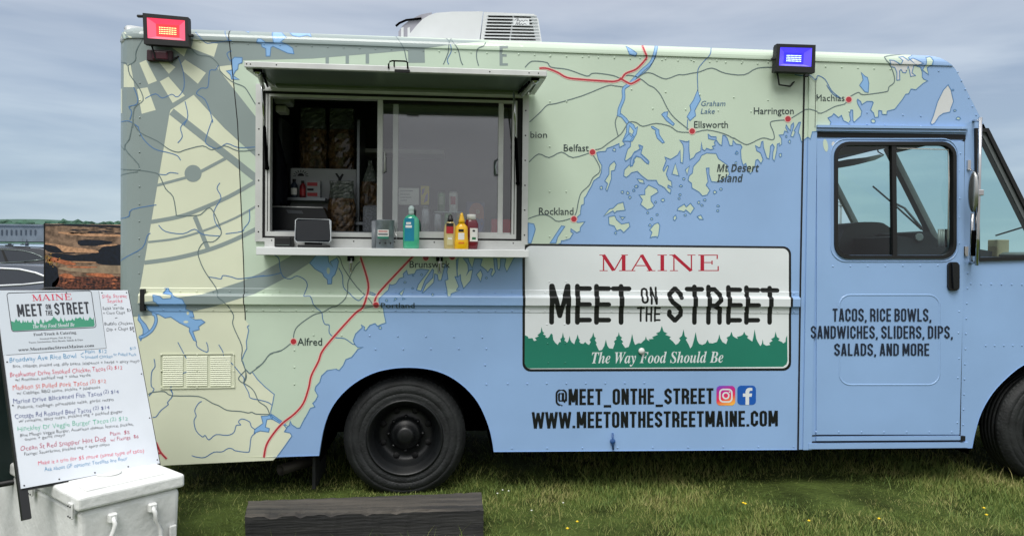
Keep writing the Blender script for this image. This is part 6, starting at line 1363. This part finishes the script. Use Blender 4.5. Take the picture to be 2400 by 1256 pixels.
for k in range(nx+1):
    u = k/nx; a = edge(0, 1, u); d = edge(3, 2, u)
    jz = lambda s_: random.uniform(-s_, s_)*.9
    ring = [Vector((a.x, a.y+jz(.003), 0)), Vector((a.x, a.y+jz(.003), zt_-.012+jz(.003))), Vector((a.x, a.y+.010+jz(.003), zt_+jz(.003)))]
    ring += [a.lerp(d, s_)+Vector((0, 0, jz(.0025))) for s_ in (.25, .5, .75)]
    ring += [Vector((d.x, d.y-.01, zt_+jz(.003))), Vector((d.x, d.y, zt_-.012)), Vector((d.x, d.y, 0))]
    if random.random() < .09: ring[1].z -= .012; ring[2].z -= .009; ring[2].y += .006
    if k in (0, nx):
        for q_ in ring: q_.x += jz(.006)
    rows3.append([mb.bm.verts.new(p) for p in ring])
for k in range(nx):
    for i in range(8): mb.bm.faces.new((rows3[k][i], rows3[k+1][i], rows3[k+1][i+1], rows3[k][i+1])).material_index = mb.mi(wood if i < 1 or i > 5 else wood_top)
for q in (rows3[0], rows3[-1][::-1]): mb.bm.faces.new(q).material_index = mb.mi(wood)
tag(mb.build('timber_block'), 'long black weathered timber lying in the grass by the rear wheel', 'timber')
BLK = c4
# ------------------------------------------------------------------ printed panel behind the truck
PY = 2.3
pm = mat('print_brown', (122, 98, 80), rough=.4, var=.5, vscale=22, vcol=lin((150, 122, 100)))
a, b_ = at(104, 676, PY), at(300, 527, PY)
pt = thing('display_panel', Vector(((a.x+b_.x)/2, PY, gz(PY))), 'printed panel of dark and orange shore rocks standing behind the truck', 'display panel')
mb = MB(); mb.box((a.x, PY, a.z), (b_.x+.25, PY+.03, b_.z), pm, bevel=.003); mb.build('print', pt)
pa = Art(); Zp = lambda *v: W(0, 500, 6.28, *v)
def rough_(p, k, a_):
    p = smooth(p, k, True); return [(x+random.uniform(-a_, a_)*1.8, y+random.uniform(-a_, a_)) for x, y in p]
pd = mat('print_black', (14, 22, 36), rough=.4, var=.4, vscale=30); ptan = mat('print_tan', (186, 142, 108), rough=.4, var=.3, vscale=40); pgr = mat('print_grey_sand', (150, 130, 106), rough=.4, var=.2, vscale=25)
por = mat('print_orange', (176, 104, 70), rough=.4, var=.35, vscale=45); pre = mat('print_red_brown', (62, 40, 38), rough=.4, var=.7, vscale=50, vcol=lin((128, 76, 60))); pye = mat('print_ochre', (150, 110, 48), rough=.4, var=.7, vscale=60, vcol=lin((190, 150, 70)))
pa.add(1, pd, [rough_(Zp(650,170, 900,158, 1200,160, 1500,175, 1900,190, 1900,225, 1600,205, 1300,200, 1000,185, 650,182), 3, .6), rough_(Zp(1150,405, 1400,388, 1660,420, 1500,475, 1200,472), 3, .8), rough_(Zp(650,455, 830,490, 1000,528, 1120,590, 900,580, 700,565), 3, .7), rough_(Zp(700,600, 900,590, 1100,612, 1400,575, 1560,480, 1900,490, 1900,770, 1500,752, 1380,722, 1100,702, 950,690, 800,645), 3, .8), rough_(Zp(664,735, 760,745, 850,830, 860,1000, 800,1100, 664,1100), 4, 1.0)])
pa.add(1, pre, [rough_(Zp(850,950, 1000,930, 1300,930, 1900,940, 1900,1115, 840,1115), 4, 1.0)])
for k in range(26): x, y = random.uniform(1000, 1880), random.uniform(210, 300); pa.add(2, pd, [rough_(Zp(x,y, x+50,y-5, x+random.uniform(80,160),y+4, x+50,y+9), 2, .3)])
for k in range(30): x, y = random.uniform(860, 1880), random.uniform(960, 1100); pa.add(2, pd if k % 3 else por, [rough_(Zp(x,y, x+30,y-9, x+random.uniform(50,110),y+2, x+40,y+10), 2, .5)])
pa.add(2, ptan, [rough_(Zp(820,460, 1000,488, 1400,540, 1410,582, 1000,572, 915,556), 3, .6), rough_(Zp(1450,472, 1700,452, 1710,470, 1500,492), 3, .4), rough_(Zp(1090,705, 1380,712, 1390,728, 1110,722), 3, .3), rough_(Zp(900,270, 1300,300, 1900,320, 1900,345, 1300,335, 900,300), 3, .7), rough_(Zp(650,440, 800,450, 900,470, 700,462), 3, .4)])
pa.add(2, pgr, [rough_(Zp(860,800, 1300,770, 1900,775, 1900,880, 1300,872, 1000,846), 3, .4)])
pa.add(3, por, [rough_(Zp(780,650, 900,680, 1120,742, 1000,762, 850,722, 700,700), 4, .8), rough_(Zp(870,910, 1000,885, 1110,950, 950,945), 4, .7), rough_(Zp(1290,885, 1600,890, 1670,942, 1330,922), 4, .6), rough_(Zp(1000,780, 1400,785, 1390,800, 1050,800), 3, .4)])
for k in range(46): x, y = random.gauss(740, 60), random.gauss(690, 50); pa.add(3, pye, [ell(*Zp(max(660, x), y)[0], random.uniform(.8, 2.4), random.uniform(.8, 2), 6, .4)])
pbm, pmt = drape(pa, 'picture', pt, base_y=PY-.001, profile=lambda x, z: 0., levels=False, mapper=lambda x, y: (lambda p: (p.x, p.z))(at(x, y, PY)))
me = bpy.data.meshes.new('picture'); pbm.to_mesh(me); pbm.free(); link('picture', me, pmt, bpy.data.objects['print'])
mb = MB(); mb.box((a.x-.004, PY-.004, a.z), (a.x+.006, PY+.034, b_.z+.004), gap); mb.box((a.x+.006, PY-.004, a.z-.012), (b_.x+.25, PY+.034, a.z-.001), gap); mb.build('frame', pt)
for x in (a.x+.08, b_.x+.15):
    mb = MB(); mb.box((x, PY+.032, gz(PY)-.05), (x+.04, PY+.07, b_.z-.05), rubber); mb.build('leg', pt)
# ------------------------------------------------------------------ parked cars
def car(name, label, xr, Y, zg, paint, roofh, trim, Lc=4.6, rear=True, rails=False):
    """side profile from the end nearest the truck (xr) leftwards"""
    t = thing(name, (xr-Lc/2, Y+.9, zg), label, 'car', None); H = roofh
    P_ = lambda x, z: Vector((xr-x*Lc, Y, zg+z*H))
    body = [(0, .28), (0, .52), (.015, .60), (.08, .645), (.985, .60), (1, .5), (1, .25), (.93, .2), (.9, .14), (.1, .14), (.03, .18)]
    mb = MB(); mb.prism([P_(x, z) for x, z in smooth(body, 2, True)], paint, (0, 1.82, 0)); bmesh.ops.bevel(mb.bm, geom=[e for e in mb.bm.edges if e.calc_face_angle(0) > 1.2], offset=.06, segments=3, affect='EDGES', profile=.6); mb.build('body', t)
    gh = [(.01, .63), (.025, .80), (.05, .93), (.10, .98), (.2, 1.0), (.36, 1.0), (.50, .985), (.58, .95), (.74, .63)]
    mb = MB(); g1 = [P_(x, z)+Vector((0, .04, 0)) for x, z in gh]; g2 = [P_(x, z)+Vector((0, .04+.20*(z-.63)/.37, 0)) for x, z in gh]
    n = len(gh); A1 = [mb.bm.verts.new(p) for p in g2]; B1 = [mb.bm.verts.new(Vector((p.x, 2*(Y+.91)-p.y, p.z))) for p in g2]
    for i in range(n-1):
        f = mb.bm.faces.new((A1[i], A1[i+1], B1[i+1], B1[i])); f.material_index = mb.mi(paint); f.smooth = True
    for q in (A1, B1[::-1]): mb.bm.faces.new(q).material_index = mb.mi(paint)
    mb.build('roof', t)
    gl = mat('car_window_dark', (36, 42, 50), rough=.08)
    off = lambda x, z, d=0: P_(x, z)+Vector((0, .04+.20*(z-.63)/.37-.006-d, 0))
    dlo = [(.060, .80), (.085, .85), (.125, .905), (.18, .948), (.26, .962), (.42, .962), (.50, .945), (.555, .91), (.69, .69), (.35, .715), (.16, .755)]
    mb = MB(); mb.prism([off(*p) for p in dlo], gl, (0, .01, 0)); mb.build('window', t)
    mb = MB(); mb.tube([off(*p, .004) for p in dlo], .016 if trim is chrome_w else .01, trim, 6); mb.tube([off(*dlo[-1], .004), off(*dlo[0], .004)], .014, trim, 6); mb.build('window_trim', t)
    mb = MB(); mb.prism([off(x, z, .006) for x, z in ((.235, .745), (.25, .745), (.285, .955), (.275, .955))], gap, (0, .008, 0)); mb.build('door_pillar', t)
    if rails:
        for yy in (.30, 1.5):
            mb = MB(); mb.tube([P_(x, z)+Vector((0, yy, .02)) for x, z in ((.13, .93), (.16, .99), (.5, 1.02), (.55, .98))], .014, gap, 6); mb.build('roof_rail', t)
    for x in (.19, .82):
        for yy in (-.005, 1.62):
            mb = MB(); mb.lathe([(.2, -.1), (.31, -.11), (.335, -.06), (.335, .06), (.31, .11), (.2, .1)], tyre_m, Matrix.Translation(P_(x, 0)+Vector((0, yy+.1, .335))) @ RX90, 24); mb.lathe([(.001, .115), (.2, .105), (.2, .09)], alu_dark, Matrix.Translation(P_(x, 0)+Vector((0, yy+.1, .335))) @ RX90, 16, cap=False); mb.build('wheel', t)
    mb = MB(); mb.box(P_(.008, .56)+Vector((-.02, .08, -.06)), P_(0, .56)+Vector((.012, .35, .04)), redl, bevel=.01); mb.build('tail_lamp', t)
    return t
chrome_w = mat('bright_window_trim', (232, 236, 240), rough=.3)
YN = 7.3; p = at(132, 676, YN)
car('parked_saloon', 'dark grey car with a bright window trim parked just beyond the menu board', at(160, 676, YN).x, YN, gz(YN), mat('car_grey_paint', (66, 74, 86), rough=.2, metal=.3, coat=.5), at(40, 622, YN).z-gz(YN)+.0, chrome_w)
YF = 14.5
car('parked_estate', 'long dark estate car with roof rails parked nearest the water', at(128, 640, YF).x, YF, gz(YF), mat('car_black_paint', (34, 40, 48), rough=.2, coat=.5), at(40, 580, YF).z-gz(YF), alu_dark, 4.8, rails=True)
# a utility pole seen through the cab
p = at(1971, 480, 60); t = thing('utility_pole', (p.x, 60, gz(60)), 'grey utility pole with two short arms seen through the cab window', 'pole')
polem = mat('pole_grey', (120, 130, 136), rough=.8)
mb = MB(); zt2 = at(1971, 470, 60).z; mb.tube([(p.x, 60, gz(60)-.2), (p.x, 60, zt2)], .1, polem, 10); mb.build('post', t)
for y in (474, 482): 
    mb = MB(); a = at(1964, y, 60); b_ = at(1978, y, 60); mb.tube([(a.x, 59.9, a.z), (b_.x, 59.9, a.z)], .05, polem, 6); mb.build('cross_arm', t)
bx_ = MB(); a, b_ = at(2337, 599, .4), at(2366, 562, .4); bx_.box((a.x, .4, a.z-.01), (b_.x, .5, b_.z), mat('cardboard_tan', (150, 138, 112), rough=.9), bevel=.004); tag(bx_.build('cup_carton'), 'tan paper carton standing on the dashboard', 'carton')
# ================================================================== GRASS AND FLOWERS
def in_poly_xy(x, y, poly):
    return inside(np.stack([x, y], 1), [(p.x, p.y) for p in poly])
def blades(n, xr, yr, hmin, hmax, wd, keepf=None):
    x = rng.uniform(*xr, n); y = rng.uniform(*yr, n)
    k = np.sin(x*2.1+1.3*np.sin(y*1.7))*np.cos(y*2.6+.8*np.sin(x*1.3))*.5+.5
    ok = rng.uniform(0, 1, n) < .45+.55*k
    if keepf is not None: ok &= keepf(x, y)
    x, y, k = x[ok], y[ok], k[ok]; n = len(x)
    h = (hmin+(hmax-hmin)*rng.uniform(0, 1, n)**1.6)*(.65+.6*k); a = rng.uniform(0, 2*np.pi, n); lean = rng.uniform(.1, .95, n)*h; la = rng.uniform(0, 2*np.pi, n)
    z = np.maximum(0, (y-.8)*GS)-.012; w2 = wd*rng.uniform(.6, 1.3, n)/2
    dx, dy = np.cos(a)*w2, np.sin(a)*w2; lx, ly = np.cos(la)*lean, np.sin(la)*lean
    V = np.empty((n, 5, 3))
    V[:, 0] = np.stack([x-dx, y-dy, z], 1); V[:, 1] = np.stack([x+dx, y+dy, z], 1)
    V[:, 2] = np.stack([x+dx*.8+lx*.35, y+dy*.8+ly*.35, z+h*.55], 1); V[:, 3] = np.stack([x-dx*.8+lx*.35, y-dy*.8+ly*.35, z+h*.55], 1)
    V[:, 4] = np.stack([x+lx, y+ly, z+h*.95], 1)
    b = np.arange(n)[:, None]*5
    return V.reshape(-1, 3), b+np.array([[0, 1, 2, 3]]), b+np.array([[3, 2, 4]])
foot = [C0, C0+cu*LU, C0+cu*LU+cv*LV, C0+cv*LV]
def clear_of(x, y): return ~in_poly_xy(x, y, BLK) & ~in_poly_xy(x, y, foot)
parts_ = [blades(170000, (-3.0, 4.6), (-1.7, .35), .018, .050, .0040, clear_of), blades(26000, (-2.6, 5.2), (.35, 1.5), .03, .08, .0045), blades(4200, (-3.0, 4.6), (-1.7, .5), .06, .13, .0030, clear_of), blades(26000, (-5, -1.9), (0, 5), .03, .08, .006)]
Vs, Q4, T3 = [], [], []; o_ = 0
for V, q, t3 in parts_: Vs.append(V); Q4.append(q+o_); T3.append(t3+o_); o_ += len(V)
Vs = np.concatenate(Vs); Q4 = np.concatenate(Q4); T3 = np.concatenate(T3)
me = bpy.data.meshes.new('grass'); me.vertices.add(len(Vs)); me.vertices.foreach_set('co', Vs.ravel())
nl = Q4.size+T3.size; me.loops.add(nl); me.loops.foreach_set('vertex_index', np.concatenate([Q4.ravel(), T3.ravel()]).astype(np.int32))
me.polygons.add(len(Q4)+len(T3)); ls = np.concatenate([np.arange(len(Q4))*4, Q4.size+np.arange(len(T3))*3]).astype(np.int32); me.polygons.foreach_set('loop_start', ls); me.update(calc_edges=True)
gm_ = bpy.data.materials.new('grass_blade'); gm_.use_nodes = True; t = gm_.node_tree; b = t.nodes['Principled BSDF']; b.inputs['Roughness'].default_value = .6; b.inputs['Specular IOR Level'].default_value = .25
gi = t.nodes.new('ShaderNodeNewGeometry'); co = t.nodes.new('ShaderNodeTexCoord'); nn = t.nodes.new('ShaderNodeTexNoise'); nn.inputs['Scale'].default_value = 2.2; nn.inputs['Detail'].default_value = 5; t.links.new(co.outputs['Object'], nn.inputs[0])
ra = t.nodes.new('ShaderNodeValToRGB'); es = ra.color_ramp.elements; es[0].color = (*lin((66, 92, 42)), 1); es[1].color = (*lin((156, 150, 98)), 1)
for p_, c_ in ((.30, (90, 112, 54)), (.56, (112, 127, 64)), (.82, (136, 140, 80))):
    q = es.new(p_); q.color = (*lin(c_), 1)
mxn = t.nodes.new('ShaderNodeMath'); mxn.operation = 'MULTIPLY_ADD'; mxn.inputs[1].default_value = .6; t.links.new(gi.outputs['Random Per Island'], mxn.inputs[0])
n3 = t.nodes.new('ShaderNodeMath'); n3.operation = 'MULTIPLY_ADD'; n3.inputs[1].default_value = 1.6; n3.inputs[2].default_value = -.52; t.links.new(nn.outputs[0], n3.inputs[0]); t.links.new(n3.outputs[0], mxn.inputs[2])
t.links.new(mxn.outputs[0], ra.inputs[0]); t.links.new(ra.outputs[0], b.inputs['Base Color'])
go = link('grass', me, [gm_], None, 'origin'); tag(go, 'short tufty green and straw coloured grass', kind='stuff')
yel = mat('flower_yellow', (240, 206, 40), rough=.6); wht = mat('clover_white', (220, 222, 210), rough=.7); stem = mat('flower_stem', (86, 112, 48), rough=.7)
def flower(px, py, z, m, r, label, grp):
    p = gpt(px, py, z)
    t = thing('wildflower', (p.x, p.y, 0), label, 'flower', grp)
    mb = MB(); mb.tube([(p.x+.006, p.y, -.01), (p.x+.002, p.y, z*.5), (p.x, p.y, z)], .0016, stem, 5); mb.build('stem', t)
    mb = MB()
    for k in range(9):
        a = 2*math.pi*k/9; d = Vector((math.cos(a), math.sin(a), .25)); mb.face([p+d*r*.1+Vector((-d.y, d.x, 0))*r*.15, p+d*r, p+d*r*.1-Vector((-d.y, d.x, 0))*r*.15], m)
    mb.sphere(p+Vector((0, 0, .002)), r*.55, m, (1, 1, .7), 8, 6); mb.build('head', t)
for x, y in ((1742, 1178), (1747, 1180), (1353, 1222), (1896, 1220), (2060, 1215), (2306, 1190), (2312, 1206), (1330, 1238)): flower(x, y, .07, yel, .013, 'small yellow wildflower in the short grass', 'yellow wildflowers in the grass')
for x, y in ((1178, 1148), (1192, 1150), (1246, 1196), (1166, 1156), (1320, 1178)): flower(x, y, .06, wht, .009, 'tiny white clover head in the short grass', 'white clover in the grass')
